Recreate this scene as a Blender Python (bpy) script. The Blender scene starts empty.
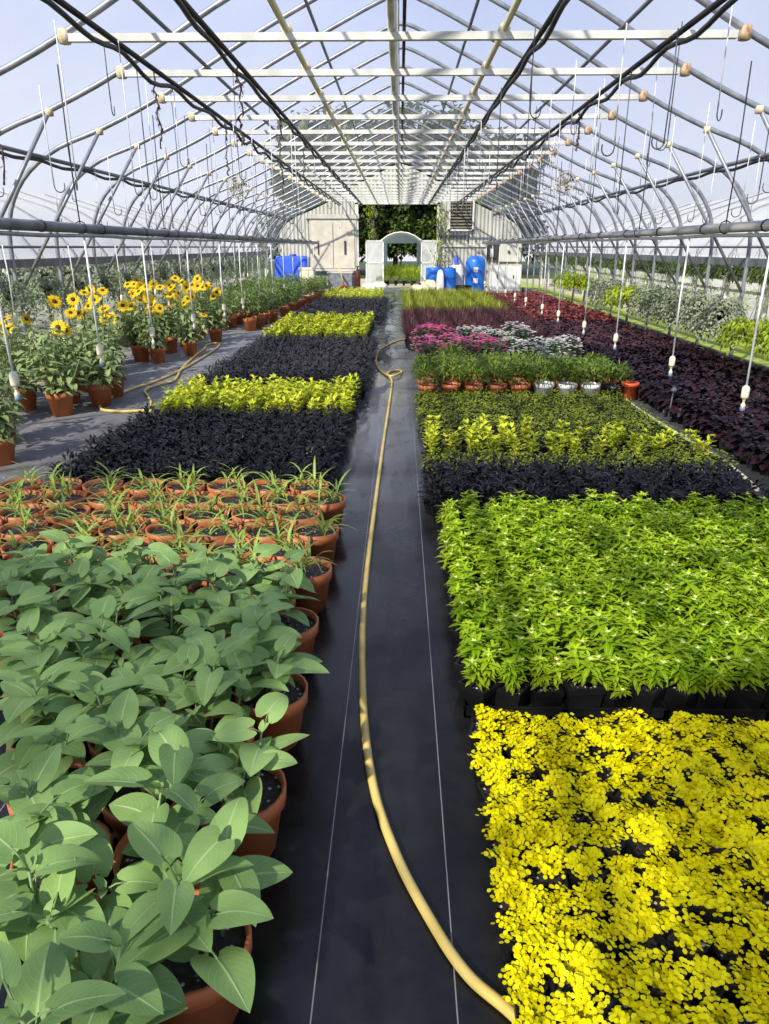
import bpy, math, random
from mathutils import Vector, Matrix
R = random.Random(7)
PI = math.pi
D = bpy.data
SC = bpy.context.scene
COL = SC.collection

# ------------------------------------------------------------------ helpers
def lin(c):
    def g(u):
        u /= 255.0
        return u / 12.92 if u <= .04045 else ((u + .055) / 1.055) ** 2.4
    return (g(c[0]), g(c[1]), g(c[2]), 1.0)

class MB:
    """collects vertices and faces of ONE mesh"""
    def __init__(s):
        s.v = []; s.f = []; s.m = []; s.uv = []
    def add(s, vs, fs, mat=0, uvs=None):
        o = len(s.v)
        s.v += [tuple(p) for p in vs]
        s.uv += uvs if uvs else [(0.0, 0.0)] * len(vs)
        for f in fs:
            s.f.append(tuple(i + o for i in f)); s.m.append(mat)
    def mesh(s, name, mats, smooth=True):
        me = D.meshes.new(name)
        me.from_pydata(s.v, [], s.f)
        for m in mats: me.materials.append(m)
        me.polygons.foreach_set('material_index', s.m)
        me.polygons.foreach_set('use_smooth', [smooth] * len(s.f))
        ul = me.uv_layers.new(name='UVMap')
        li = [0] * len(me.loops); me.loops.foreach_get('vertex_index', li)
        flat = []
        for i in li: flat += s.uv[i]
        ul.data.foreach_set('uv', flat)
        me.update()
        return me
    def build(s, name, mats, parent=None, smooth=True, loc=None):
        if not isinstance(mats, (list, tuple)): mats = [mats]
        return put(name, s.mesh(name, mats, smooth), parent, loc)

def put(name, me, parent=None, loc=None):
    o = D.objects.new(name, me); COL.objects.link(o)
    if parent: o.parent = parent
    if loc: o.location = loc
    return o

def box(mb, a, b, mat=0):
    x0, y0, z0 = a; x1, y1, z1 = b
    vs = [(x0,y0,z0),(x1,y0,z0),(x1,y1,z0),(x0,y1,z0),(x0,y0,z1),(x1,y0,z1),(x1,y1,z1),(x0,y1,z1)]
    mb.add(vs, [(0,3,2,1),(4,5,6,7),(0,1,5,4),(1,2,6,5),(2,3,7,6),(3,0,4,7)], mat)

def rbox(mb, a, b, r, mat=0):
    """box with chamfered vertical and top edges"""
    x0, y0, z0 = a; x1, y1, z1 = b
    def ring(d, z): return [(x0+d+r,y0+d,z),(x1-d-r,y0+d,z),(x1-d,y0+d+r,z),(x1-d,y1-d-r,z),(x1-d-r,y1-d,z),(x0+d+r,y1-d,z),(x0+d,y1-d-r,z),(x0+d,y0+d+r,z)]
    vs = ring(0, z0) + ring(0, z1 - r) + ring(r, z1)
    fs = [tuple(range(7, -1, -1)), tuple(range(16, 24))]
    for k in (0, 8):
        for i in range(8): fs.append((k+i, k+(i+1) % 8, k+8+(i+1) % 8, k+8+i))
    mb.add(vs, fs, mat)

def tube(mb, pts, r, n=6, mat=0, cap=True):
    P = [Vector(p) for p in pts]
    rr = r if isinstance(r, (list, tuple)) else [r] * len(P)
    vs = []; prev = None
    for i, p in enumerate(P):
        t = (P[min(i+1, len(P)-1)] - P[max(i-1, 0)]).normalized()
        if prev is None:
            a = Vector((0,0,1)) if abs(t.z) < .9 else Vector((1,0,0))
            u = t.cross(a).normalized()
        else:
            u = (prev - t * prev.dot(t)).normalized()
        prev = u; w = t.cross(u)
        for k in range(n):
            an = 2*PI*k/n
            vs.append(p + (u*math.cos(an) + w*math.sin(an)) * rr[i])
    fs = []
    for i in range(len(P)-1):
        for k in range(n):
            fs.append((i*n+k, i*n+(k+1) % n, (i+1)*n+(k+1) % n, (i+1)*n+k))
    if cap:
        fs.append(tuple(range(n-1, -1, -1))); fs.append(tuple(range((len(P)-1)*n, len(P)*n)))
    mb.add(vs, fs, mat)

def lathe(mb, prof, n=16, mat=0, c=(0,0,0), cap0=True, cap1=True):
    vs = []
    for r, z in prof:
        for k in range(n):
            a = 2*PI*k/n
            vs.append((c[0]+r*math.cos(a), c[1]+r*math.sin(a), c[2]+z))
    fs = []
    for i in range(len(prof)-1):
        for k in range(n):
            fs.append((i*n+k, i*n+(k+1) % n, (i+1)*n+(k+1) % n, (i+1)*n+k))
    if cap0: fs.append(tuple(range(n-1, -1, -1)))
    if cap1: fs.append(tuple(range((len(prof)-1)*n, len(prof)*n)))
    mb.add(vs, fs, mat)

def spline(pts, per=8):
    P = [Vector(p) for p in pts]; out = []
    for i in range(len(P)-1):
        a, b, c, d = P[max(i-1,0)], P[i], P[i+1], P[min(i+2,len(P)-1)]
        for k in range(per):
            t = k/per
            out.append(.5*((2*b)+(c-a)*t+(2*a-5*b+4*c-d)*t*t+(3*b-a-3*c+d)*t**3))
    out.append(P[-1]); return out

# leaf outlines: half width (0..1) along the blade
def heart(t): return 1.52 * ((t + .09) ** .32) * max(0.0, 1 - t) ** .88
def lance(t): return math.sin(PI * min(1, t * .93 + .07)) ** .8
def strap(t): return min(1, .55 + t * 2) * max(0.0, 1 - t ** 2.6)
def ovate(t): return max(0.0, math.sin(PI * min(1.0, (t * .97 + .03) ** .75))) ** .75

def leaf(mb, o, az, el, L, W, shape=lance, nu=1, nv=3, fold=.18, droop=.5, roll=0.0, lobe=0.0, wave=0.0, mat=0):
    """one leaf blade growing from o; az heading, el rise; droop bends it down along its length"""
    o = Vector(o); s = Vector((-math.sin(az), math.cos(az), 0))
    vs = []; uv = []; c = Vector((0,0,0)); hx, hy = math.cos(az), math.sin(az)
    for j in range(nv + 1):
        t = j / nv
        e = el - droop * t
        d = Vector((math.cos(e)*hx, math.cos(e)*hy, math.sin(e)))
        if j: c = c + d * (L / nv)
        n = d.cross(s) * -1
        n = s.cross(d) * -1 if n.z < 0 and abs(e) < PI/2 else n
        sr = s * math.cos(roll) + n * math.sin(roll); nr = n * math.cos(roll) - s * math.sin(roll)
        w = shape(t) * W * .5
        for i in range(-nu, nu + 1):
            u = i / nu
            back = lobe * L * math.sin(PI * abs(u) * .86) ** .8 * (1 - t) ** 3 if lobe and u else 0.0
            p = o + c + sr * (w * u) + nr * (fold * w * abs(u) + wave * w * math.sin(t * 7 + u * 2)) - d * back
            vs.append(p); uv.append((.5 + .5 * u, t))
    k = 2 * nu + 1; fs = []
    for j in range(nv):
        for i in range(2 * nu):
            fs.append((j*k+i, j*k+i+1, (j+1)*k+i+1, (j+1)*k+i))
    mb.add(vs, fs, mat, uv)

def coin(mb, o, r, nrm, n=7, mat=0):
    N = Vector(nrm).normalized(); u = N.orthogonal().normalized(); w = N.cross(u); o = Vector(o)
    vs = [o + (u*math.cos(2*PI*k/n) + w*math.sin(2*PI*k/n)) * r for k in range(n)]
    mb.add(vs, [tuple(range(n))], mat, [(.5, .5)] * n)

# ------------------------------------------------------------------ materials
def newmat(name):
    m = D.materials.new(name); m.use_nodes = True
    nt = m.node_tree; b = nt.nodes['Principled BSDF']
    return m, nt, b

def N(nt, kind, **kw):
    n = nt.nodes.new(kind)
    for k, v in kw.items(): setattr(n, k, v)
    return n

def ramp(nt, fac, stops):
    r = N(nt, 'ShaderNodeValToRGB')
    while len(r.color_ramp.elements) < len(stops): r.color_ramp.elements.new(.5)
    for e, (p, c) in zip(r.color_ramp.elements, stops):
        e.position = p; e.color = c if len(c) == 4 else lin(c)
    nt.links.new(fac, r.inputs[0]); return r.outputs[0]

def mixc(nt, fac, a, b, mode='MIX'):
    m = N(nt, 'ShaderNodeMix', data_type='RGBA', blend_type=mode)
    for sock, v in ((m.inputs[0], fac), (m.inputs[6], a), (m.inputs[7], b)):
        if hasattr(v, 'links') or hasattr(v, 'is_linked'): nt.links.new(v, sock)
        else: sock.default_value = v
    return m.outputs[2]

def noise(nt, scale, detail=3, coord='Object', rough=.5):
    tc = N(nt, 'ShaderNodeTexCoord'); n = N(nt, 'ShaderNodeTexNoise')
    n.inputs['Scale'].default_value = scale; n.inputs['Detail'].default_value = detail; n.inputs['Roughness'].default_value = rough
    nt.links.new(tc.outputs[coord], n.inputs['Vector']); return n.outputs['Fac']

def plain(name, c, rough=.5, metal=0.0, c2=None, scale=6.0, spec=None, bump=0.0):
    m, nt, b = newmat(name)
    b.inputs['Base Color'].default_value = lin(c)
    b.inputs['Roughness'].default_value = rough; b.inputs['Metallic'].default_value = metal
    if spec is not None: b.inputs['Specular IOR Level'].default_value = spec
    f = noise(nt, scale)
    if c2: nt.links.new(ramp(nt, f, [(.35, c), (.65, c2)]), b.inputs['Base Color'])
    if bump:
        bp = N(nt, 'ShaderNodeBump'); bp.inputs['Strength'].default_value = bump
        nt.links.new(f, bp.inputs['Height']); nt.links.new(bp.outputs[0], b.inputs['Normal'])
    return m

def leafmat(name, dark, light, vein=None, rough=.45, trans=.25, var=.18, veins=False, spec=.3, tip=None, zg=None):
    m, nt, b = newmat(name); L = nt.links
    oi = N(nt, 'ShaderNodeObjectInfo')
    f = noise(nt, 9.0, 2)
    mth = N(nt, 'ShaderNodeMath', operation='MULTIPLY_ADD'); L.new(oi.outputs['Random'], mth.inputs[0]); mth.inputs[1].default_value = .45
    m2 = N(nt, 'ShaderNodeMath', operation='MULTIPLY_ADD'); L.new(f, m2.inputs[0]); m2.inputs[1].default_value = 1.3; m2.inputs[2].default_value = -.38
    L.new(m2.outputs[0], mth.inputs[2])
    col = ramp(nt, mth.outputs[0], [(.1, dark), (.85, light)])
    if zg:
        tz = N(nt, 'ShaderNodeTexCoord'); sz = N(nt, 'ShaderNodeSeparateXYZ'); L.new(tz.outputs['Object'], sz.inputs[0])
        zf = ramp(nt, mapr(nt, sz.outputs[2], zg[0], zg[1]), [(.0, (zg[2],)*3 + (1,)), (1.0, (1,1,1,1))])  # lower leaves multiplied darker: shade inside the plant painted in, young tops lighter
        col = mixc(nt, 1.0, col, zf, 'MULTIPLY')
    uvn = N(nt, 'ShaderNodeTexCoord'); sp = N(nt, 'ShaderNodeSeparateXYZ'); L.new(uvn.outputs['UV'], sp.inputs[0])
    if vein:
        a = N(nt, 'ShaderNodeMath', operation='SUBTRACT'); L.new(sp.outputs[0], a.inputs[0]); a.inputs[1].default_value = .5
        ab = N(nt, 'ShaderNodeMath', operation='ABSOLUTE'); L.new(a.outputs[0], ab.inputs[0])
        mid = ramp(nt, ab.outputs[0], [(.0, (1,1,1,1)), (.045, (0,0,0,1))])
        fac = mid
        if veins:
            q = N(nt, 'ShaderNodeMath', operation='MULTIPLY_ADD'); L.new(ab.outputs[0], q.inputs[0]); q.inputs[1].default_value = -7.0
            v14 = N(nt, 'ShaderNodeMath', operation='MULTIPLY'); L.new(sp.outputs[1], v14.inputs[0]); v14.inputs[1].default_value = 9.0
            L.new(v14.outputs[0], q.inputs[2])
            fr = N(nt, 'ShaderNodeMath', operation='FRACT'); L.new(q.outputs[0], fr.inputs[0])
            lat = ramp(nt, fr.outputs[0], [(.0, (.4,.4,.4,1)), (.08, (0,0,0,1)), (.92, (0,0,0,1)), (1.0, (.4,.4,.4,1))])
            mx = N(nt, 'ShaderNodeMix', data_type='RGBA', blend_type='LIGHTEN'); mx.inputs[0].default_value = 1.0
            L.new(mid, mx.inputs[6]); L.new(lat, mx.inputs[7]); fac = mx.outputs[2]
            bp = N(nt, 'ShaderNodeBump'); bp.inputs['Strength'].default_value = .35; bp.inputs['Distance'].default_value = .004; bp.invert = True
            L.new(fac, bp.inputs['Height']); L.new(bp.outputs[0], b.inputs['Normal'])
        col = mixc(nt, fac, col, lin(vein))
    if tip:
        tf = ramp(nt, sp.outputs[1], [(.45, (0,0,0,1)), (1.0, (1,1,1,1))])
        col = mixc(nt, tf, col, lin(tip))
    L.new(col, b.inputs['Base Color']); b.inputs['Roughness'].default_value = rough; b.inputs['Specular IOR Level'].default_value = spec
    if trans:
        tr = N(nt, 'ShaderNodeBsdfTranslucent'); L.new(col, tr.inputs[0])
        ms = N(nt, 'ShaderNodeMixShader'); ms.inputs[0].default_value = trans
        L.new(b.outputs[0], ms.inputs[1]); L.new(tr.outputs[0], ms.inputs[2])
        L.new(ms.outputs[0], nt.nodes['Material Output'].inputs[0])
    return m

def soilmat():
    m, nt, b = newmat('potting_soil'); L = nt.links
    tc = N(nt, 'ShaderNodeTexCoord'); vo = N(nt, 'ShaderNodeTexVoronoi'); vo.inputs['Scale'].default_value = 75
    L.new(tc.outputs['Object'], vo.inputs['Vector'])
    sep = N(nt, 'ShaderNodeSeparateColor'); L.new(vo.outputs['Color'], sep.inputs[0])
    dot = ramp(nt, vo.outputs['Distance'], [(.30, (1,1,1,1)), (.4, (0,0,0,1))])
    pick = ramp(nt, sep.outputs[0], [(.80, (0,0,0,1)), (.83, (1,1,1,1))])
    f = mixc(nt, 1.0, dot, pick, 'MULTIPLY')
    base = ramp(nt, noise(nt, 60, 4), [(.3, (14,12,11)), (.7, (52,45,40))])
    L.new(mixc(nt, f, base, lin((205,200,190))), b.inputs['Base Color'])
    b.inputs['Roughness'].default_value = .6
    bp = N(nt, 'ShaderNodeBump'); bp.inputs['Strength'].default_value = .8; bp.inputs['Distance'].default_value = .01
    L.new(noise(nt, 70, 3), bp.inputs['Height']); L.new(bp.outputs[0], b.inputs['Normal'])
    return m

def floormat():
    m, nt, b = newmat('black_weed_fabric'); L = nt.links
    tc = N(nt, 'ShaderNodeTexCoord'); sp = N(nt, 'ShaderNodeSeparateXYZ'); L.new(tc.outputs['Object'], sp.inputs[0])
    big = noise(nt, .9, 5, rough=.6); fine = noise(nt, 9, 4, rough=.65)
    base = ramp(nt, fine, [(.3, (12,12,12)), (.75, (34,33,33))])
    # dusty grey strips along the side paths
    ax = N(nt, 'ShaderNodeMath', operation='ADD'); L.new(sp.outputs[0], ax.inputs[0]); ax.inputs[1].default_value = 0
    side = ramp(nt, mapr(nt, sp.outputs[0], -3.2, -2.2), [(.25, (1,1,1,1)), (.9, (0,0,0,1))])
    dust = ramp(nt, noise(nt, 5, 6, rough=.7), [(.3, (62,60,60)), (.6, (112,108,106))])
    base = mixc(nt, side, base, dust)
    far = ramp(nt, mapr(nt, sp.outputs[1], 3.5, 12.0), [(.0, (0,0,0,1)), (1.0, (.8,.8,.8,1))])  # pale grey blended in with distance, painting the wet aisle's sky reflection
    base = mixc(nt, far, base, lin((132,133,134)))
    # white fragments on the side path
    vo = N(nt, 'ShaderNodeTexVoronoi'); vo.inputs['Scale'].default_value = 16; L.new(tc.outputs['Object'], vo.inputs['Vector'])
    dots = ramp(nt, vo.outputs['Distance'], [(.10, (1,1,1,1)), (.16, (0,0,0,1))])
    dots = mixc(nt, 1.0, dots, side, 'MULTIPLY')
    patch = ramp(nt, noise(nt, 1.6, 2), [(.5, (0,0,0,1)), (.62, (1,1,1,1))])
    base = mixc(nt, mixc(nt, 1.0, dots, patch, 'MULTIPLY'), base, lin((190,186,178)))
    # thin woven seam lines
    for x0 in (-.185, .14, -1.2, 1.3):
        d = N(nt, 'ShaderNodeMath', operation='SUBTRACT'); L.new(sp.outputs[0], d.inputs[0]); d.inputs[1].default_value = x0
        a = N(nt, 'ShaderNodeMath', operation='ABSOLUTE'); L.new(d.outputs[0], a.inputs[0])
        ln = N(nt, 'ShaderNodeMath', operation='LESS_THAN'); L.new(a.outputs[0], ln.inputs[0]); ln.inputs[1].default_value = .0016
        base = mixc(nt, ln.outputs[0], base, lin((135,135,130)))
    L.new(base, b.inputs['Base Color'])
    b.inputs['Specular IOR Level'].default_value = .3
    wet = ramp(nt, big, [(.36, (.10,.10,.10,1)), (.48, (.30,.30,.30,1)), (.66, (.55,.55,.55,1))])
    mpn = N(nt, 'ShaderNodeMapping'); mpn.inputs['Scale'].default_value = (3.2,.55,1); L.new(tc.outputs['Object'], mpn.inputs[0])
    wn = N(nt, 'ShaderNodeTexNoise'); wn.inputs['Scale'].default_value = 1.6; wn.inputs['Detail'].default_value = 4; L.new(mpn.outputs[0], wn.inputs['Vector'])
    pud = ramp(nt, wn.outputs['Fac'], [(.44, (0,0,0,1)), (.5, (1,1,1,1))])
    pud = mixc(nt, 1.0, pud, ramp(nt, mapr(nt, sp.outputs[0], .2, -.15), [(.0, (.15,.15,.15,1)), (1.0, (1,1,1,1))]), 'MULTIPLY')
    pud = mixc(nt, 1.0, pud, ramp(nt, mapr(nt, sp.outputs[1], 3.5, 7.5), [(.0, (.25,.25,.25,1)), (1.0, (1,1,1,1))]), 'MULTIPLY')
    wet = mixc(nt, pud, wet, (.05,.05,.05,1))
    L.new(mixc(nt, pud, (.3,.3,.3,1), (.75,.75,.75,1)), b.inputs['Specular IOR Level'])
    L.new(mixc(nt, side, wet, (.85,.85,.85,1)), b.inputs['Roughness'])
    bp = N(nt, 'ShaderNodeBump'); bp.inputs['Strength'].default_value = .2; bp.inputs['Distance'].default_value = .01
    L.new(noise(nt, 3.5, 5), bp.inputs['Height']); L.new(bp.outputs[0], b.inputs['Normal'])
    return m

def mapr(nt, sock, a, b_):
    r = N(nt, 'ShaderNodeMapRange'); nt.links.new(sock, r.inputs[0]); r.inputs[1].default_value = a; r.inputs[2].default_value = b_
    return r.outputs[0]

def filmmat(name, haze=.16, tint=(240,241,246)):
    m, nt, b = newmat(name); L = nt.links
    tr = N(nt, 'ShaderNodeBsdfTransparent'); tr.inputs[0].default_value = (.95,.95,.96,1)
    df = N(nt, 'ShaderNodeBsdfDiffuse'); df.inputs[0].default_value = lin(tint)
    tl = N(nt, 'ShaderNodeBsdfTranslucent'); tl.inputs[0].default_value = lin(tint)
    m1 = N(nt, 'ShaderNodeMixShader'); m1.inputs[0].default_value = .5; L.new(df.outputs[0], m1.inputs[1]); L.new(tl.outputs[0], m1.inputs[2])
    f = ramp(nt, noise(nt, 1.3, 4), [(.3, (haze*.55,)*3 + (1,)), (.7, (haze*1.35,)*3 + (1,))])
    m2 = N(nt, 'ShaderNodeMixShader'); L.new(f, m2.inputs[0]); L.new(tr.outputs[0], m2.inputs[1]); L.new(m1.outputs[0], m2.inputs[2])
    L.new(m2.outputs[0], nt.nodes['Material Output'].inputs[0])
    return m

def corrugated(name, c1, c2, period):
    m, nt, b = newmat(name); L = nt.links
    tc = N(nt, 'ShaderNodeTexCoord'); w = N(nt, 'ShaderNodeTexWave'); w.inputs['Scale'].default_value = period; w.inputs['Distortion'].default_value = .3
    L.new(tc.outputs['Object'], w.inputs['Vector'])
    c = ramp(nt, w.outputs['Fac'], [(.1, c1), (.7, c2)])  # colour bands paint the light and shade of the ridges; the sheet is flat
    st = ramp(nt, noise(nt, 1.7, 5), [(.4, (1,1,1,1)), (.75, (.66,.66,.6,1))])
    L.new(mixc(nt, 1.0, c, st, 'MULTIPLY'), b.inputs['Base Color']); b.inputs['Roughness'].default_value = .5
    return m

M = {}
M['terra'] = plain('terracotta_plastic', (172,98,58), .42, c2=(192,116,72), scale=5, spec=.3)
M['terra_dk'] = plain('terracotta_plastic_dark', (166,92,56), .5, c2=(186,104,66), scale=5)
M['soil'] = soilmat()
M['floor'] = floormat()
M['black'] = plain('black_plastic', (16,16,17), .35, c2=(28,28,29), scale=4, spec=.3)
M['white_pl'] = plain('white_plastic', (232,232,226), .4, c2=(214,214,206), scale=3)
M['steel'] = plain('galvanized_steel', (128,132,138), .42, .35, c2=(158,162,166), scale=9)
M['steel_dk'] = plain('weathered_steel', (96,100,106), .5, .2, c2=(124,128,132), scale=5)
M['white_mt'] = plain('white_painted_tube', (228,228,222), .45, c2=(196,196,186), scale=4)
M['cable'] = plain('black_cable', (24,24,26), .55, c2=(44,44,46), scale=6)
M['tape'] = plain('cream_joint_tape', (226,214,180), .7, c2=(190,164,124), scale=20)
M['rust'] = plain('rusty_clamp', (150,104,70), .7, c2=(206,190,160), scale=25)
M['wire'] = plain('grey_wire', (92,94,98), .5, .3)
M['wire_w'] = plain('white_string', (230,230,228), .6)
M['hose'] = plain('yellow_rubber_hose', (206,178,92), .42, c2=(222,196,116), scale=7)
M['hose_w'] = plain('cream_hose', (214,206,176), .45, c2=(196,186,150), scale=6)
M['film_solid'] = leafmat('white_film_cover', (178,190,188), (206,214,212), rough=.5, trans=.5)
M['valve'] = plain('cream_valve_plastic', (236,232,206), .4, c2=(222,216,184), scale=14)
M['nozzle'] = plain('blue_grey_nozzle', (120,140,170), .35)
M['vine'] = plain('dry_vine', (62,54,50), .9, c2=(96,84,76), scale=30)
M['wood'] = plain('weathered_board', (140,132,112), .75, c2=(112,104,84), scale=3)
M['board_w'] = plain('white_board', (206,204,192), .6, c2=(184,182,168), scale=2)
M['sunleaf'] = leafmat('sunflower_leaf', (108,142,80), (158,190,108), vein=(176,202,136), rough=.5, trans=.25, veins=True)
M['sunstem'] = plain('sunflower_stem', (112,138,84), .55, c2=(136,156,100), scale=20)
M['corn'] = leafmat('grass_blade', (122,148,62), (172,196,92), vein=(196,212,130), rough=.45, trans=.3)
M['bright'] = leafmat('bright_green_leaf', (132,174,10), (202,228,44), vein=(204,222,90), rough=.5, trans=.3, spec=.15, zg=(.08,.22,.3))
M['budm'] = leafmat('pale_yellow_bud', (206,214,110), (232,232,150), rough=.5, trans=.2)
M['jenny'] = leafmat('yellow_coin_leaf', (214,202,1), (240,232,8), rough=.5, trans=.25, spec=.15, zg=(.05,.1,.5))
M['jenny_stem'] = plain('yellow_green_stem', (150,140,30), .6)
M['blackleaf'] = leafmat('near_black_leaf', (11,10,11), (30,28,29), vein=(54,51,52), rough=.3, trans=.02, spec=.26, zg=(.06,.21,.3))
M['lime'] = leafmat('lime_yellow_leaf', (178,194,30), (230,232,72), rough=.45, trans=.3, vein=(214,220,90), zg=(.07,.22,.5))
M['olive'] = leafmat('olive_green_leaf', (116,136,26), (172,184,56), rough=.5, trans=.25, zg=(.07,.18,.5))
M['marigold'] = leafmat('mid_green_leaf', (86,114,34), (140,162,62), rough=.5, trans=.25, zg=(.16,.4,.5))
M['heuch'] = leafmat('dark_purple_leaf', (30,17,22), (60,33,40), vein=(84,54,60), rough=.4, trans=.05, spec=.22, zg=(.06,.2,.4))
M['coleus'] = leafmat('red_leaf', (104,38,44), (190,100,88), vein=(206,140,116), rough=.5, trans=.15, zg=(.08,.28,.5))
M['pgrass'] = leafmat('purple_grass_blade', (52,26,36), (92,50,58), rough=.5, trans=.15, tip=(104,66,66))
M['ggrass'] = leafmat('green_grass_blade', (120,132,36), (182,188,70), rough=.5, trans=.3)
M['impleaf'] = leafmat('impatiens_leaf', (56,86,44), (92,118,66), rough=.45, trans=.2)
M['pinkp'] = leafmat('pink_petal', (230,80,150), (250,160,204), rough=.5, trans=.35)
M['whitep'] = leafmat('white_petal', (244,238,226), (252,248,240), rough=.5, trans=.35)
M['sunfo'] = leafmat('dusty_green_leaf', (108,128,76), (164,180,118), rough=.5, trans=.25, vein=(176,190,140))
M['petal'] = leafmat('yellow_petal', (244,196,6), (255,226,40), rough=.5, trans=.3)
M['eye'] = plain('dark_flower_eye', (60,34,20), .8, c2=(92,58,24), scale=60)
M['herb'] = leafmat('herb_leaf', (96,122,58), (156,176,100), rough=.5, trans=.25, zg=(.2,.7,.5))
M['silver'] = leafmat('silver_leaf', (112,126,96), (168,176,146), rough=.5, trans=.2)
M['limebask'] = leafmat('lime_basket_leaf', (120,150,28), (190,204,60), rough=.45, trans=.3)
M['fern'] = leafmat('dark_basket_leaf', (44,62,28), (96,114,54), rough=.5, trans=.2)
M['tree'] = leafmat('tree_leaf', (30,44,18), (92,112,50), rough=.55, trans=.2)
M['tree_l'] = leafmat('light_tree_leaf', (120,150,36), (176,196,60), rough=.5, trans=.3)
M['bark'] = plain('bark', (86,76,62), .9, c2=(60,52,42), scale=12, bump=.4)
M['blue'] = plain('blue_plastic', (30,102,196), .38, c2=(44,120,214), scale=2)
M['blue_t'] = plain('deep_blue_tank', (52,92,214), .45, c2=(66,108,226), scale=2)
M['cream'] = plain('cream_panel', (232,226,196), .6, c2=(222,212,176), scale=1.5)
M['ply'] = plain('pale_plywood', (212,206,188), .7, c2=(194,186,168), scale=3)
M['dark'] = plain('dark_metal', (46,44,44), .5, c2=(64,60,58), scale=5)
M['red'] = plain('dark_red_paint', (84,30,24), .6)
M['orange'] = plain('orange_plastic', (222,92,44), .4)
M['sack'] = plain('pale_sack', (236,230,190), .8, c2=(220,208,150), scale=4)
M['sack_w'] = plain('white_sack', (240,240,236), .7, c2=(222,222,218), scale=4)
M['mesh_fan'] = plain('fan_cage', (190,188,180), .5, .2)
M['corr'] = corrugated('corrugated_sheet', (150,150,142), (204,202,190), 2.2)
M['corr2'] = corrugated('corrugated_panel', (196,198,190), (236,236,230), 2.6)
M['film'] = filmmat('poly_film')
M['film_w'] = filmmat('white_film', .62, (240,242,240))
M['gravel'] = plain('gravel_yard', (196,186,150), .9, c2=(160,150,124), scale=5, bump=.3)
M['lawn'] = leafmat('lawn', (120,142,44), (186,196,84), rough=.8, trans=0)
M['shade'] = filmmat('added_shade_panel', .62, (60,62,60))  # for the added roof panels that block sun, out of view
M['clay_lbl'] = plain('pot_label', (236,236,230), .5)

# ------------------------------------------------------------------ things
def thing(name, label, cat, loc=(0,0,0), rz=0.0, group=None, kind=None):
    o = D.objects.new(name, None); COL.objects.link(o); o.location = loc; o.rotation_euler = (0,0,rz)
    o.empty_display_size = .05
    tag(o, label, cat, group, kind or 'thing'); return o
def tag(o, label=None, cat=None, group=None, kind=None):
    if label: o['label'] = label
    if cat: o['category'] = cat
    if group: o['group'] = group
    if kind: o['kind'] = kind
    return o
def struct(o, label=None):
    o['kind'] = 'structure'
    if label: o['label'] = label
    return o
ORD = 'first second third fourth fifth sixth seventh eighth ninth tenth eleventh twelfth thirteenth fourteenth fifteenth sixteenth seventeenth eighteenth nineteenth twentieth'.split()
TENS = {2: 'twenty', 3: 'thirty', 4: 'forty', 5: 'fifty', 6: 'sixty', 7: 'seventy', 8: 'eighty', 9: 'ninety'}
def nth(i):
    if i < 20: return ORD[i]
    t, u = divmod(i + 1, 10)
    if u == 0: return TENS[t][:-1] + 'ieth'
    return TENS[t] + '-' + ORD[u - 1]
def plant(name, label, cat, group, loc, parts, rz, s=1.0):
    """an Empty at the foot with one child per (name, shared mesh)"""
    t = thing(name, label, cat, loc, rz, group)
    if s != 1.0: t.scale = (s, s, s)
    for nm, me in parts: put(nm, me, t)
    return t

# camera test so that only plants inside the photo's view become things
PIT = math.atan(265 / 705.0); YAW = math.atan(15.5 / (705 / math.cos(PIT))); CAM = Vector((0, 0, 1.6))
def pix(x, y, z):
    fw = Vector((-math.sin(YAW)*math.cos(PIT), math.cos(YAW)*math.cos(PIT), -math.sin(PIT))); rt = Vector((math.cos(YAW), math.sin(YAW), 0)); up = rt.cross(fw)
    d = Vector((x, y, z)) - CAM; w = d.dot(fw)
    if w < .2: return (-999, -999)
    return (384.5 + 705*d.dot(rt)/w, 512 - 705*d.dot(up)/w)
def inview(x, y, z, mg=25):
    a, b_ = pix(x, y, z); return -mg < a < 769+mg and -mg < b_ < 1024+mg

# ------------------------------------------------------------------ setting
FX, Y0, Y1 = 4.65, -3.0, 28.5
PROF = [(4.65,.0),(4.66,1.2),(4.64,1.75),(4.52,2.12),(4.28,2.42),(3.9,2.66),(3.35,2.86),(2.66,3.17),(1.72,3.68),(.9,4.08),(.3,4.36),(0,4.45)]
mb = MB(); mb.add([(-FX,Y0,0),(FX,Y0,0),(FX,Y1+1.2,0),(-FX,Y1+1.2,0)], [(0,1,2,3)])
struct(mb.build('floor', M['floor']), 'black woven weed fabric floor, wet along the aisle')
mb = MB(); mb.add([(-40,Y0-20,-.03),(40,Y0-20,-.03),(40,90,-.03),(-40,90,-.03)], [(0,1,2,3)])
struct(mb.build('ground', M['gravel']), 'pale gravel yard around the greenhouse')
for sx, nm in ((1,'lawn'),(-1,'lawn')):
    mb = MB(); mb.add([(sx*4.75,Y0,-.01),(sx*6.2,Y0,-.01),(sx*6.2,40,-.01),(sx*4.75,40,-.01)], [(0,1,2,3) if sx > 0 else (3,2,1,0)])
    struct(mb.build(nm, M['lawn']), 'strip of sunlit grass outside the side wall')
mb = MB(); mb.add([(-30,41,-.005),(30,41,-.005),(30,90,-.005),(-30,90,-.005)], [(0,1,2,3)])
struct(mb.build('lawn', M['tree']), 'shaded grass under the tree belt')
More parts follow.
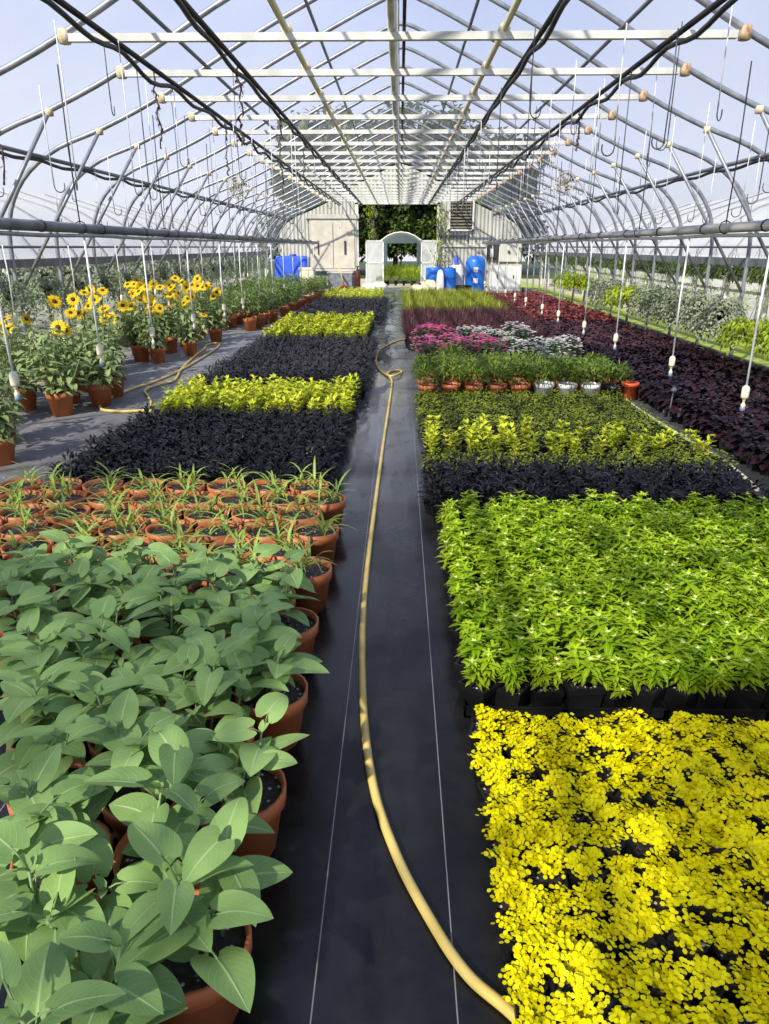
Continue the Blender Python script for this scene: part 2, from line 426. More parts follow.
# film skin over the arches
arch = [p for p in PROF if p[1] >= 1.44]; arch = [(4.66,1.44)] + arch
def film_strip(pts):
    mb = MB(); n = len(pts); ys = [Y0 + (Y1-Y0)*k/12 for k in range(13)]
    vs = [(x, y, z) for y in ys for x, z in pts]
    fs = [(j*n+i, j*n+i+1, (j+1)*n+i+1, (j+1)*n+i) for j in range(12) for i in range(n-1)]
    mb.add(vs, fs); return mb
OFF = [(x+.05*(x > .2), z+.045) for x, z in arch]
struct(film_strip([(-x, z) for x, z in OFF[:6]]).build('wall_left', M['film']), 'clear plastic film of the curved side wall')
struct(film_strip([(x, z) for x, z in OFF[:6]]).build('wall_right', M['film']), 'clear plastic film of the other curved side wall')
struct(film_strip([(-x, z) for x, z in OFF[5:]] + [(x, z) for x, z in OFF[5:-1]][::-1]).build('ceiling', M['film']), 'clear plastic film over the roof arches')

# arches: every arch with its posts, cross tie and braces
def curve_pts(sgn): return [(sgn*x, 0, z) for x, z in PROF]
full = curve_pts(-1) + curve_pts(1)[-2::-1]
mb = MB(); sm = spline(full, 3); tube(mb, sm, .027, 7); arch_me = mb.mesh('arch_pipe', [M['steel']])
mb = MB(); box(mb, (-2.68,-.027,3.115), (2.6,.027,3.168)); tie_me = mb.mesh('cross_tie', [M['white_mt']], False)
brace_me = {}
for s_ in (-1, 1):
    mb = MB(); tube(mb, [(s_*3.4,-.03,2.82),(s_*4.63,-.03,1.04)], .02, 6); brace_me[s_] = mb.mesh('knee_brace', [M['steel']])
mb = MB(); tube(mb, [(-.06,.0,3.16),(-.06,.0,4.44)], .02, 6); king_me = mb.mesh('king_post', [M['white_mt']])
tape_me = {}
for s_ in (-1, 1):
    mb = MB()
    lathe(mb, [(.03,-.05),(.048,-.045),(.052,0),(.046,.05),(.03,.055)], 8, c=(s_*2.66,0,3.15)); tape_me[s_] = mb.mesh('joint_wrap', [M['tape'] if s_ < 0 else M['rust']])
clamp_me = {}
for s_ in (-1, 1):
    mb = MB(); lathe(mb, [(.025,-.035),(.04,-.03),(.04,.03),(.025,.035)], 8, c=(s_*3.4,-.015,2.82)); clamp_me[s_] = mb.mesh('brace_clamp', [M['tape']])
BOWS = [6.47 + 1.22*k for k in range(-7, 19)]
for k, y in enumerate(BOWS):
    if y > 28.0: continue
    rb = thing('roof_beam', f'steel roof arch with white cross tie, {nth(k)} along the house', 'roof arch', (0,y,0), group='roof arches', kind='structure')
    put('arch_pipe', arch_me, rb)
    if y > 5:
        put('cross_tie', tie_me, rb); put('king_post', king_me, rb)
        for s_ in (-1, 1): put('joint_wrap', tape_me[s_], rb)
    for s_ in (-1, 1):
        put('knee_brace', brace_me[s_], rb); put('brace_clamp', clamp_me[s_], rb)

# long pipes running the length of the house
def run(name, label, pts, r, mat, n=6, extra=None):
    rt = thing(name, label, 'pipe', kind='structure')
    mb = MB(); tube(mb, pts, r, n); mb.build('pipe', mat, rt)
    if extra: extra(rt)
    return rt
def straight(x, z): return [(x, Y0, z), (x, Y1-.1, z)]
def cable_on(x, z, amp, seed, loops=()):
    def f(rt):
        q = random.Random(seed); mb = MB(); pts = []; y = Y0; k = 0
        while y < Y1-.2:
            pts.append((x+q.uniform(-.015,.015), y, z-.03-amp*(.15 if k % 2 else 1)*q.uniform(.5,1.0))); y += .55+q.random()*.15; k += 1
        tube(mb, spline(pts, 3), .02, 5)
        mb.build('wrapped_cable', M['cable'], rt)
    return f
run('purlin_beam', 'steel shoulder pipe with wires, on the sunflower side', straight(-4.05, 2.55), .025, M['steel_dk'], extra=cable_on(-4.05, 2.55, .05, 1))
run('purlin_beam', 'steel shoulder pipe with wires, on the purple bed side', straight(4.05, 2.55), .025, M['steel_dk'], extra=cable_on(4.05, 2.55, .05, 2))
run('purlin_beam', 'dark pipe with looping black cable over the sunflower side', straight(-2.2, 3.08), .022, M['cable'], extra=cable_on(-2.2, 3.08, .10, 3))
run('purlin_beam', 'dark pipe with looping black cable over the purple bed side', straight(2.05, 3.08), .022, M['cable'], extra=cable_on(2.05, 3.08, .10, 4))
run('purlin_beam', 'dark pipe with cable inside the cream pipe, sunflower side', straight(-1.41, 3.08), .022, M['cable'], extra=cable_on(-1.41, 3.08, .05, 5))
run('purlin_beam', 'dark pipe with cable inside the cream pipe, purple bed side', straight(1.03, 3.08), .022, M['cable'], extra=cable_on(1.03, 3.08, .05, 6))
run('purlin_beam', 'dark roof purlin under the film on the sunflower side', straight(-2.12, 3.44), .02, M['steel_dk'])
run('purlin_beam', 'dark roof purlin under the film on the purple bed side', straight(2.03, 3.49), .02, M['steel_dk'])
run('purlin_beam', 'upper roof purlin on the sunflower side', straight(-1.0, 4.0), .02, M['steel_dk'])
run('purlin_beam', 'upper roof purlin on the purple bed side', straight(.82, 4.08), .02, M['steel_dk'])
def wraps(x, z):
    def f(rt):
        for y in [5.3+1.22*k for k in range(12)]:
            mb = MB(); lathe(mb, [(.02,-.07),(.045,-.06),(.04,0),(.05,.05),(.02,.07)], 7); o = mb.build('tape_wrap', M['tape'], rt, loc=(x, y, z)); o.rotation_euler = (PI/2,0,0)
    return f
run('purlin_beam', 'cream pipe with tape wraps on the sunflower side', straight(-.9, 3.19), .028, M['cream'], extra=wraps(-.9, 3.19))
run('purlin_beam', 'cream pipe with tape wraps on the purple bed side', straight(.8, 3.19), .028, M['cream'], extra=wraps(.8, 3.19))
run('purlin_beam', 'ridge pipe at the peak of the roof', straight(-.06, 4.42), .03, M['steel_dk'])
run('purlin_beam', 'white pipe along the middle of the cross ties', straight(-.08, 3.2), .03, M['white_mt'])
run('purlin_beam', 'dark wire beside the middle pipe of the cross ties', straight(.02, 3.19), .014, M['cable'])
for s_, side in ((-1,'sunflower'),(1,'purple bed')):
    run('rail_beam', f'thin steel rail on the arch feet, {side} side', straight(s_*4.6, 1.6), .018, M['steel_dk'])
    mb = MB(); box(mb, (s_*4.67-.02, Y0, 1.36), (s_*4.67+.02, Y1, 1.46))
    struct(mb.build('trim_1' if s_ < 0 else 'trim_2', M['steel_dk'], smooth=False), 'grey batten board along the top of the open side')
    mb = MB(); box(mb, (s_*4.72-.02, Y0, 0), (s_*4.72+.02, Y1, .16))
    struct(mb.build('baseboard_left' if s_ < 0 else 'baseboard_right', M['wood'], smooth=False), 'weathered board along the foot of the side wall')
# watering pipes
def water_pipe(x, r, mat, label, white):
    t = thing('water_pipe', label, 'pipe')
    mb = MB(); tube(mb, [(x, Y0, 1.765), (x, 12, 1.755), (x, 26.5, 1.74)], r, 8); mb.build('main_pipe', mat, t)
    mb = MB(); tube(mb, [(x+.02, Y0, 1.70)] + [(x+.02, y, 1.70-.012*(k % 2)) for k, y in enumerate([0+1.2*j for j in range(22)])], .018, 6); mb.build('feed_line', white, t)
    for k in range(20):
        y = 1.2 + 1.22*k
        mb = MB(); lathe(mb, [(r+.004,-.012),(r+.008,0),(r+.004,.012)], 10); o = mb.build('pipe_strap', M['cable'], t, loc=(x, y, 1.76)); o.rotation_euler = (PI/2,0,0)
water_pipe(-2.9, .042, M['steel_dk'], 'grey overhead water pipe above the sunflower path', M['steel'])
water_pipe(2.9, .042, M['mesh_fan'], 'grey overhead water pipe with white line above the purple bed edge', M['white_pl'])
mb = MB(); tube(mb, [(0,0,1.70),(0.008,.01,1.2),(0,0,.46)], .0085, 6); drop_t = mb
def dropper(x, y, zb, label, group):
    t = thing('dropper_line', label, 'irrigation dropper', (x, y, 0), group=group)
    mb = MB(); tube(mb, [(0,0,1.71),(R.uniform(-.012,.012),R.uniform(-.01,.01),(1.71+zb)/2+.1),(0,0,zb+.2)], .0095, 6); mb.build('tube', M['wire_w'], t)
    mb = MB(); lathe(mb, [(.018,0),(.03,.005),(.032,.02),(.032,.085),(.026,.1),(.014,.11)], 10, c=(0,0,zb+.1)); mb.build('valve_body', M['valve'], t)
    mb = MB(); lathe(mb, [(.012,0),(.02,.008),(.02,.03),(.011,.04),(.011,.062),(.016,.066),(.016,.08),(.01,.09)], 8, c=(0,0,zb+.02)); mb.build('stem', M['valve'], t)
    mb = MB(); lathe(mb, [(.008,-.03),(.024,-.022),(.022,0),(.01,.02)], 8, c=(0,0,zb+.02)); mb.build('nozzle', M['nozzle'], t)
ldy = [5.23,6.84,8.37,10.12,11.96,13.43] + [15.1+1.65*k for k in range(7)]
rdy = [5.98,7.69,9.79,11.53,13.47,15.04,17.06] + [18.7+1.7*k for k in range(5)]
for k, y in enumerate(ldy): dropper(-2.88, y, .52, f'white dropper tube over the sunflower path, {nth(k)} from the camera', 'droppers over the sunflower path')
for k, y in enumerate(rdy): dropper(2.92, y, .30, f'white dropper tube over the purple bed edge, {nth(k)} from the camera', 'droppers over the purple bed')
# second thin row of droppers behind, over the planters
for k in range(12):
    y = 6.0 + 1.5*k
    t = thing('thin_dropper', f'thin white dropper string above the sunflower pots, {nth(k)} from the camera', 'irrigation dropper', (-4.0, y, 0), group='thin droppers over the sunflower pots')
    mb = MB(); tube(mb, [(0,0,1.62),(.01,0,1.3),(0,0,.95)], .006, 5); mb.build('tube', M['wire_w'], t)
    mb = MB(); lathe(mb, [(.01,0),(.02,.01),(.02,.09),(.008,.11)], 6, c=(0,0,.85)); mb.build('valve_body', M['valve'], t)

# hanging hooks, wires and dry vines under the roof
def hook(x, y, zt, zb, label, mat):
    t = thing('hanging_hook', label, 'hook', (x, y, 0), R.uniform(0,PI), group='wire hooks under the roof')
    mb = MB(); tube(mb, [(0,0,zt),(R.uniform(-.01,.01),0,(zt+zb)/2),(0,0,zb)], .0048, 4); mb.build('string', mat, t)
    mb = MB(); pts = [(0,0,zb+.02)] + [(.045-.045*math.cos(a), 0, zb-.05-.05*math.sin(a)) for a in [PI*j/6 for j in range(7)]] + [(.088,0,zb-.02)]
    tube(mb, pts, .005, 4); mb.build('wire_hook', M['wire'], t)
def roofz(x):
    x = abs(x)
    for (a, za), (b_, zb) in zip(PROF[2:], PROF[3:]):
        if b_ <= x <= a: return zb + (za-zb)*(x-b_)/(a-b_)
    return 2.0
side_of = lambda x: 'sunflower' if x < 0 else 'purple bed'
hk = {}
for k in range(12):
    y = 5.5 + 1.0*k
    for x in (-3.7,-3.3,-2.6,-2.2,-1.41,1.03,1.5,2.05,2.4,3.1,3.5,4.05,-4.05):
        if R.random() < .16: continue
        xx = x + R.uniform(-.12,.12); zt = min(roofz(xx), 3.08 if abs(x) < 2.25 else 9)
        key = side_of(x); hk[key] = hk.get(key, 0) + 1
        hook(xx, y+R.uniform(-.2,.2)+.57, zt, max(1.95, zt - R.uniform(.45,1.1)), f'wire hook on a string under the roof, {nth(hk[key]-1)} on the {key} side', M['wire_w'] if R.random() < .65 else M['wire'])
for s_ in (-1, 1):
    for k in range(9):
        y = 4.4 + 2.44*k
        t = thing('hanger_wire', f'long wire holding the water pipe, {nth(k)} along the {side_of(s_)} side', 'wire', (s_*2.9, y, 0), group='wires holding the water pipes')
        mb = MB(); tube(mb, [(0,0,roofz(2.9)-.02),(.01*s_,0,2.4),(0,0,1.8)], .006, 5); mb.build('wire', M['cable'], t)
        mb = MB(); tube(mb, [(0,.0,1.83)]+[(.055*math.cos(a),0,1.765+.055*math.sin(a)) for a in [PI/2+2*PI*j/8 for j in range(9)]], .005, 4); mb.build('loop', M['cable'], t)
for k, (x, y, zt, ln) in enumerate([(-2.2,7.2,3.05,.6),(-1.41,7.0,3.05,.6),(-1.41,9.2,3.05,.85),(-2.2,9.9,3.05,.6),(-1.41,11.4,3.05,.6),(2.05,9.2,3.05,.4),(-3.05,5.95,2.95,.9)]):
    t = thing('dried_vine', f'withered dark vine strand hanging from the pipes, {nth(k)} from the camera', 'dried vine', (x, y, 0), group='withered vines under the roof')
    q = random.Random(50+k); mb = MB(); pts = [(q.uniform(-.02,.02), q.uniform(-.02,.02), zt-ln*j/14) for j in range(15)]; pts[0] = (0,0,zt)
    tube(mb, spline(pts, 2), [.005+.006*q.random() for _ in range(29)], 5); mb.build('stem', M['vine'], t)
    mb = MB()
    for j in range(44):
        p = pts[q.randrange(2,14)]; leaf(mb, p, q.uniform(0,2*PI), q.uniform(-1.4,.6), q.uniform(.03,.06), .014, lance, 1, 2, .4, 1.2)
    mb.build('leaves', M['vine'], t)
# circulation fans
for k, (x, y, z) in enumerate([(-3.16,15.0,2.70),(3.16,15.0,2.76),(3.1,24.2,2.6)]):
    t = thing('circulation_fan', ['round caged fan hanging above the sunflower side', 'round caged fan hanging above the purple bed', 'far caged fan near the end wall'][k], 'fan', (x, y, z))
    mb = MB()
    for rr in (.22,.17,.12,.07):
        tube(mb, [(rr*math.cos(a), -.06 if rr < .2 else 0, rr*math.sin(a)) for a in [2*PI*j/20 for j in range(21)]], .008, 5)
    for j in range(12):
        a = 2*PI*j/12; tube(mb, [(.03*math.cos(a),-.07,.03*math.sin(a)),(.17*math.cos(a),-.06,.17*math.sin(a)),(.22*math.cos(a),0,.22*math.sin(a))], .005, 4)
    mb.build('cage', M['mesh_fan'], t)
    mb = MB()
    for j in range(4):
        a = 2*PI*j/4 + .4; ca, sa = math.cos(a), math.sin(a)
        mb.add([(.03*ca,-.02,.03*sa),(.17*ca-.06*sa,-.035,.17*sa+.06*ca),(.18*ca+.05*sa,.01,.18*sa-.05*ca),(.03*ca,.02,.03*sa)], [(0,1,2,3)])
    mb.build('blades', M['wood'], t)
    mb = MB(); lathe(mb, [(.03,-.08),(.06,-.06),(.06,.1),(.03,.12)], 12); o = mb.build('motor', M['wood'], t); o.rotation_euler = (-PI/2,0,0)
    mb = MB(); tube(mb, [(0,.02,.2),(0,.02,roofz(x)-z)], .008, 5); mb.build('hanging_rod', M['wire'], t)

# ------------------------------------------------------------------ pots
def pot_mesh(r, h, mat, n=20):
    mb = MB(); lathe(mb, [(r*.70,0),(r*.90,h*.74),(r*.985,h*.76),(r*1.0,h),(r*.93,h),(r*.9,h*.86)], n, cap1=False)
    return mb.mesh('pot', [mat])
def soil_disc(r, z, n=14, bump=.012):
    mb = MB(); q = random.Random(3); vs = [(0,0,z+bump)]
    for ring in (.5, 1.0):
        for k in range(n):
            a = 2*PI*k/n; vs.append((r*ring*math.cos(a), r*ring*math.sin(a), z + (q.uniform(0,bump) if ring < 1 else 0)))
    fs = [(0,1+k,1+(k+1) % n) for k in range(n)] + [(1+k,1+n+k,1+n+(k+1) % n,1+(k+1) % n) for k in range(n)]
    mb.add(vs, fs); return mb.mesh('soil', [M['soil']])
def square_pot(w, h, mats, top=.82, rim=.004):
    """tapered square pot with soil inside"""
    mb = MB(); a, b_ = w*.38, w*.5
    def ring(s_, z): return [(-s_,-s_,z),(s_,-s_,z),(s_,s_,z),(-s_,s_,z)]
    vs = ring(a,0)+ring(b_*.95,h*.8)+ring(b_,h*.8)+ring(b_,h)+ring(b_-.008,h)+ring(b_-.012,h*top)
    fs = [(3,2,1,0)]
    for k in range(5):
        for i in range(4): fs.append((k*4+i, k*4+(i+1) % 4, k*4+4+(i+1) % 4, k*4+4+i))
    mb.add(vs, fs, 0); o = len(mb.v); mb.add(ring(b_-.012, h*top), [(0,1,2,3)], 1)
    return mb.mesh('pot', mats, False)
POT = pot_mesh(.122, .2, M['terra']); SOIL = soil_disc(.112, .172)
POT_B = pot_mesh(.135, .24, M['terra']); SOIL_B = soil_disc(.124, .21)

# ------------------------------------------------------------------ sunflower seedlings
def sunflower_seedling(seed):
    q = random.Random(seed); fo = MB(); st = MB()
    for _ in range(q.choice([3,3,4])):
        a0 = q.uniform(0,2*PI); r0 = q.uniform(.02,.07); H = q.uniform(.12,.24)
        base = Vector((r0*math.cos(a0), r0*math.sin(a0), .172)); top = base + Vector((q.uniform(-.05,.05), q.uniform(-.05,.05), H))
        tube(st, [base, base.lerp(top,.5)+Vector((q.uniform(-.01,.01),q.uniform(-.01,.01),0)), top], [.0055,.0045,.003], 5)
        nl = q.randint(5,6); ph = q.uniform(0,2*PI)
        for j in range(nl):
            t = .35 + .65*(j+1)/nl; p = base.lerp(top, min(t,1)); az = ph + j*2.4 + q.uniform(-.3,.3)
            pl = q.uniform(.035,.085)*(1.15-.5*t*.6); pe = q.uniform(.35,.9)
            e = p + Vector((math.cos(az)*math.cos(pe), math.sin(az)*math.cos(pe), math.sin(pe)))*pl
            tube(st, [p, p.lerp(e,.55)+Vector((0,0,.006)), e], .0022, 4)
            L = q.uniform(.092,.136)*(1.0 if j < nl-1 else .8)
            leaf(fo, e, az+q.uniform(-.25,.25), q.uniform(-.05,.5), L, L*q.uniform(.84,.98), heart, 3, 9, q.uniform(.08,.3), q.uniform(.3,.9), q.uniform(-.4,.4), .26, q.uniform(.0,.05))
        for j in range(3): leaf(fo, top, q.uniform(0,2*PI), q.uniform(.6,1.2), .035, .018, ovate, 1, 3, .3, .4)
    return [('foliage', fo.mesh('foliage', [M['sunleaf']])), ('stems', st.mesh('stems', [M['sunstem']], True))]
SUN = [sunflower_seedling(100+i) for i in range(7)]
PITCH, ROWP = .262, .233
y = .62; row = 0
while y < 2.9:
    stag = (row % 2) * .13
    for c in range(9):
        x = -.43 - stag - PITCH*c
        if not inview(x, y, .35, 40): continue
        v = R.choice(SUN)
        plant('potted_sunflower', f'heart-leaved seedlings in terracotta pot, {nth(row)} row from the camera, {nth(c)} from the aisle', 'potted plant', 'sunflower seedlings in terracotta pots',
              (x+R.uniform(-.008,.008), y+R.uniform(-.008,.008), 0), [('pot', POT), ('soil', SOIL)] + v, R.uniform(0,2*PI), R.uniform(.96,1.05))
    y += ROWP; row += 1
# grassy seedlings behind
def grass_seedling(seed):
    q = random.Random(seed); mb = MB()
    for _ in range(q.randint(3,4)):
        a0 = q.uniform(0,2*PI); r0 = q.uniform(.02,.075); b0 = (r0*math.cos(a0), r0*math.sin(a0), .17); ph = q.uniform(0,2*PI)
        for j in range(q.randint(4,6)):
            L = q.uniform(.11,.23); leaf(mb, (b0[0],b0[1],b0[2]+.014*j), ph+j*PI*.9+q.uniform(-.4,.4), q.uniform(.9,1.45), L, q.uniform(.011,.018), strap, 1, 6, .35, q.uniform(1.0,2.1))
    return [('foliage', mb.mesh('foliage', [M['corn']]))]
COR = [grass_seedling(200+i) for i in range(7)]
y0c = 2.98; y = y0c
for r_ in range(6):
    stag = ((r_+row) % 2) * .13
    for c in range(9):
        x = -.43 - stag - PITCH*c
        if x < -2.55 or not inview(x, y, .3, 40): continue
        plant('potted_grass_seedling', f'grassy seedlings in terracotta pot, {nth(r_)} row behind the sunflowers, {nth(c)} from the aisle', 'potted plant', 'grassy seedlings in terracotta pots',
              (x+R.uniform(-.006,.006), y+R.uniform(-.006,.006), 0), [('pot', POT), ('soil', SOIL)] + R.choice(COR), R.uniform(0,2*PI))
    y += .243

# ------------------------------------------------------------------ bedding plants
def tuft(seed, n, L, W, mat, el=(.5,1.4), h=(.08,.16), rad=.05, shape=lance, nv=2, nu=1, droop=.5, fold=.2, extra=None, name='foliage'):
    """a bushy little plant: leaves along several short shoots"""
    q = random.Random(seed); mb = MB()
    for j in range(n):
        a = q.uniform(0,2*PI); r = rad*math.sqrt(q.random()); z = q.uniform(*h)*(1-.35*(r/rad)**2)
        l = L*q.uniform(.75,1.2)
        leaf(mb, (r*math.cos(a), r*math.sin(a), z), a+q.uniform(-.7,.7), q.uniform(*el)-.5*(r/rad), l, W*q.uniform(.8,1.2), shape, nu, nv, fold, droop, q.uniform(-.4,.4))
    return mb, q
def tuftmesh(mat, *a, **k): return tuft(*a, mat=mat, **k)[0].mesh('foliage', [mat])
SQ = square_pot(.112, .1, [M['black'], M['soil']])
SQS = square_pot(.088, .07, [M['black'], M['soil']])
SQB = square_pot(.2, .15, [M['black'], M['soil']])

# yellow creeping plants in flats
def jenny(seed):
    q = random.Random(seed); mb = MB()
    for _ in range(20):
        az = q.uniform(0,2*PI); L = q.uniform(.02,.066); n = max(3,int(L/.0078)); z0 = .068
        for j in range(n):
            t = j/n; p = Vector((math.cos(az)*(.008+L*t), math.sin(az)*(.008+L*t), z0 + .028*math.sin(t*2.4) + q.uniform(-.006,.012)))
            for s_ in (-1,1):
                pp = p + Vector((-math.sin(az)*s_*.0075, math.cos(az)*s_*.0075, .002))
                coin(mb, pp, q.uniform(.0048,.0078), (q.uniform(-.5,.5), q.uniform(-.8,.2), 1), 7)
        coin(mb, (math.cos(az)*(L+.01), math.sin(az)*(L+.01), z0+.02), .006, (q.uniform(-.5,.5),q.uniform(-.6,.2),1), 6)
    return [('foliage', mb.mesh('foliage', [M['jenny']]))]
JEN = [jenny(300+i) for i in range(8)]
JP = .0925
# black flat trays
def flat_tray(nx, ny, p, hgt, cells=True):
    mb = MB(); w, l = nx*p/2, ny*p/2
    box(mb, (-w,-l,.0), (w,l,.008))
    for a, b_ in (((-w,-l,0),(w,-l+.006,hgt)),((-w,l-.006,0),(w,l,hgt)),((-w,-l,0),(-w+.006,l,hgt)),((w-.006,-l,0),(w,l,hgt))): box(mb, a, b_)
    for s_ in (-1,1):
        box(mb, (-w-.006,s_*l-.006,hgt-.006), (w+.006,s_*l+.006,hgt)); box(mb, (s_*w-.006,-l-.006,hgt-.006), (s_*w+.006,l+.006,hgt))
    return mb.mesh('nursery_flat', [M['black']], False)
JT = flat_tray(4, 3, JP, .055)
for i in range(4):
    for j in range(5):
        x = .265 + 4*JP*(i+.5) + .012*i; y = 2.02 - 3*JP*(j+.5) - .010*j
        if not inview(x-.15, y+.1, .05, 60): continue
        o = put('nursery_flat', JT, None, (x, y, 0))
        tag(o, f'black tray under yellow creepers, {nth(j)} from the green bed, {nth(i)} from the aisle', 'tray', 'black trays under the yellow creepers')
for i in range(16):
    for j in range(15):
        x = .255 + JP*(i+.5) + .012*(i//4); y = 2.02 - JP*(j+.5) - .010*(j//3)
        if not inview(x, y, .07, 30): continue
        plant('creeping_jenny', f'yellow coin-leaved creeper, {nth(j)} row from the green bed, {nth(i)} from the aisle', 'plant', 'yellow creepers in trays',
              (x+R.uniform(-.006,.006), y+R.uniform(-.006,.006), .009), [('pot', SQS)] + R.choice(JEN), R.uniform(0,2*PI), R.uniform(.85,1.12))

# bright green bed
def bright(seed):
    q = random.Random(seed); mb = MB(); bl = MB()
    for _ in range(7):
        a0 = q.uniform(0,2*PI); r0 = .044*math.sqrt(q.random()); H = q.uniform(.15,.225) - r0*1.1
        b0 = Vector((r0*math.cos(a0), r0*math.sin(a0), 0))
        for lev in range(4):
            z = .09 + (H-.09)*(lev+1)/4; ph = q.uniform(0,2*PI)
            for j in range(5 if lev < 3 else 6):
                L = q.uniform(.036,.056)*(1.1 if lev < 3 else .7)
                leaf(mb, b0*(1+.2*lev)+Vector((0,0,z)), ph+j*2*PI/5+q.uniform(-.3,.3), q.uniform(.2,.9) if lev < 3 else q.uniform(.6,1.2), L, L*.30, lance, 1, 3, .25, q.uniform(.5,1.3))
        if q.random() < .45:
            for j in range(5): leaf(bl, b0*1.6+Vector((0,0,H+.006)), j*2*PI/5, q.uniform(.5,1.0), .013, .008, ovate, 1, 2, .2, .5)
    if not bl.v:
        for j in range(5): leaf(bl, (0,0,.2), j*2*PI/5, .8, .013, .008, ovate, 1, 2, .2, .5)
    return [('foliage', mb.mesh('foliage', [M['bright']])), ('blossoms', bl.mesh('blossoms', [M['budm']]))]
BRI = [bright(400+i) for i in range(8)]
BP = .119
GT = flat_tray(3, 2, BP, .05)
for i in range(6):
    for j in range(7):
        x = .245 + 3*BP*(i+.5) + .008*i; y = 2.14 + 2*BP*(j+.5) + .008*j
        if not inview(x-.15, y-.1, .1, 30): continue
        tag(put('nursery_flat', GT, None, (x, y, 0)), f'black tray under bright green plants, {nth(j)} row back, {nth(i)} from the aisle', 'tray', 'black trays under the bright green plants')
for i in range(18):
    for j in range(15):
        x = .245 + BP*(i+.5) + .008*(i//3); y = 2.14 + BP*(j+.5) + .008*(j//2)
        if not inview(x, y, .2, 30): continue
        plant('bright_green_seedling', f'bright green plant in black pot, {nth(j)} row back, {nth(i)} from the aisle', 'potted plant', 'bright green plants in black pots',
              (x, y, .009), [('pot', SQ)] + R.choice(BRI), R.uniform(0,2*PI), R.uniform(.92,1.22))

# dark-leaved plants, lime plants, olive plants
def bedset(seeds, mat, **k): return [[('foliage', tuftmesh(mat, s_, **k))] for s_ in seeds]
BLK = bedset(range(500,506), M['blackleaf'], n=84, L=.06, W=.0165, el=(.45,1.4), h=(.09,.205), rad=.07, nv=2)
LIM = []
for s_ in range(520,526):
    q = random.Random(s_); mb = MB()
    for sh in range(5):
        a0 = q.uniform(0,2*PI); r0 = q.uniform(.0,.06); H = q.uniform(.14,.24)
        for lev in range(5):
            for j in range(4):
                leaf(mb, (r0*math.cos(a0), r0*math.sin(a0), .07+(H-.07)*lev/4), q.uniform(0,2*PI), q.uniform(.7,1.25), q.uniform(.045,.065), .022, lance, 1, 2, .25, .7)
    LIM.append([('foliage', mb.mesh('foliage', [M['lime']]))])
OLI = bedset(range(540,546), M['olive'], n=110, L=.026, W=.012, el=(-.1,1.1), h=(.09,.17), rad=.085, nv=2)
HEU = bedset(range(560,566), M['heuch'], n=46, L=.062, W=.05, el=(-.1,.9), h=(.09,.2), rad=.085, shape=ovate, nv=3, fold=.3, droop=.9)
COLE = bedset(range(580,585), M['coleus'], n=60, L=.08, W=.05, el=(.0,1.0), h=(.1,.28), rad=.13, shape=ovate, nv=2, fold=.2)
def ggrass(seed, mat, n, L, W, rad):
    q = random.Random(seed); mb = MB()
    for j in range(n):
        a = q.uniform(0,2*PI); r = rad*math.sqrt(q.random())*.5
        leaf(mb, (r*math.cos(a), r*math.sin(a), .12), a+q.uniform(-.5,.5), q.uniform(1.1,1.5), L*q.uniform(.7,1.15), W, strap, 1, 4, .2, q.uniform(.2,1.0))
    return [('foliage', mb.mesh('foliage', [mat]))]
PUR = [ggrass(600+i, M['pgrass'], 90, .36, .011, .16) for i in range(4)]
GRN = [ggrass(620+i, M['ggrass'], 90, .36, .012, .16) for i in range(4)]

def bed(name, cat, kinds, pot, x0, x1, ya, yb, px, py, txt, group, jit=.02, smin=1.02, smax=1.24, cap=999, from_right=False, skip=None, where='from the aisle', zb=0.0):
    """a block of plants, each an individual; returns how many"""
    n = 0; ny = max(1, int((yb-ya)/py+.5)); nx = max(1, int((x1-x0)/px+.5))
    for j in range(ny):
        for i in range(nx):
            xi = i if x0 >= 0 or from_right else nx-1-i   # count away from the middle aisle
            x = x0 + px*(xi+.5); y = ya + py*(j+.5)
            if not inview(x, y, .2, 12) or n >= cap: continue
            if skip and skip(i, j): continue
            plant(name, f'{txt}, {nth(j)} row back, {nth(i)} {where}', cat, group, (x+R.uniform(-jit,jit), y+R.uniform(-jit,jit), zb), [('pot', pot)] + R.choice(kinds), R.uniform(0,2*PI), R.uniform(smin,smax)); n += 1
    return n
def mass(name, label, cat, kinds_mesh, mats, x0, x1, ya, yb, px, py, s=1.0, jit=.03):
    """plants nobody could count, far back in a bed: one object"""
    mb = MB(); data = []
    for me in kinds_mesh:
        data.append(([v.co.copy() for v in me.vertices], [tuple(p.vertices) for p in me.polygons]))
    ny = int((yb-ya)/py+.5); nx = int((x1-x0)/px+.5)
    for j in range(ny):
        for i in range(nx):
            x = x0+px*(i+.5)+R.uniform(-jit,jit); y = ya+py*(j+.5)+R.uniform(-jit,jit)
            if not inview(x, y, .2, 12): continue
            vs, fs = R.choice(data); a = R.uniform(0,2*PI); ca, sa = math.cos(a)*s, math.sin(a)*s; o = len(mb.v)
            mb.v += [(x+v.x*ca-v.y*sa, y+v.x*sa+v.y*ca, v.z*s) for v in vs]; mb.uv += [(.5,.5)]*len(vs)
            for f in fs: mb.f.append(tuple(k+o for k in f)); mb.m.append(0)
    o = mb.build(name, mats); tag(o, label, cat, kind='stuff'); return o

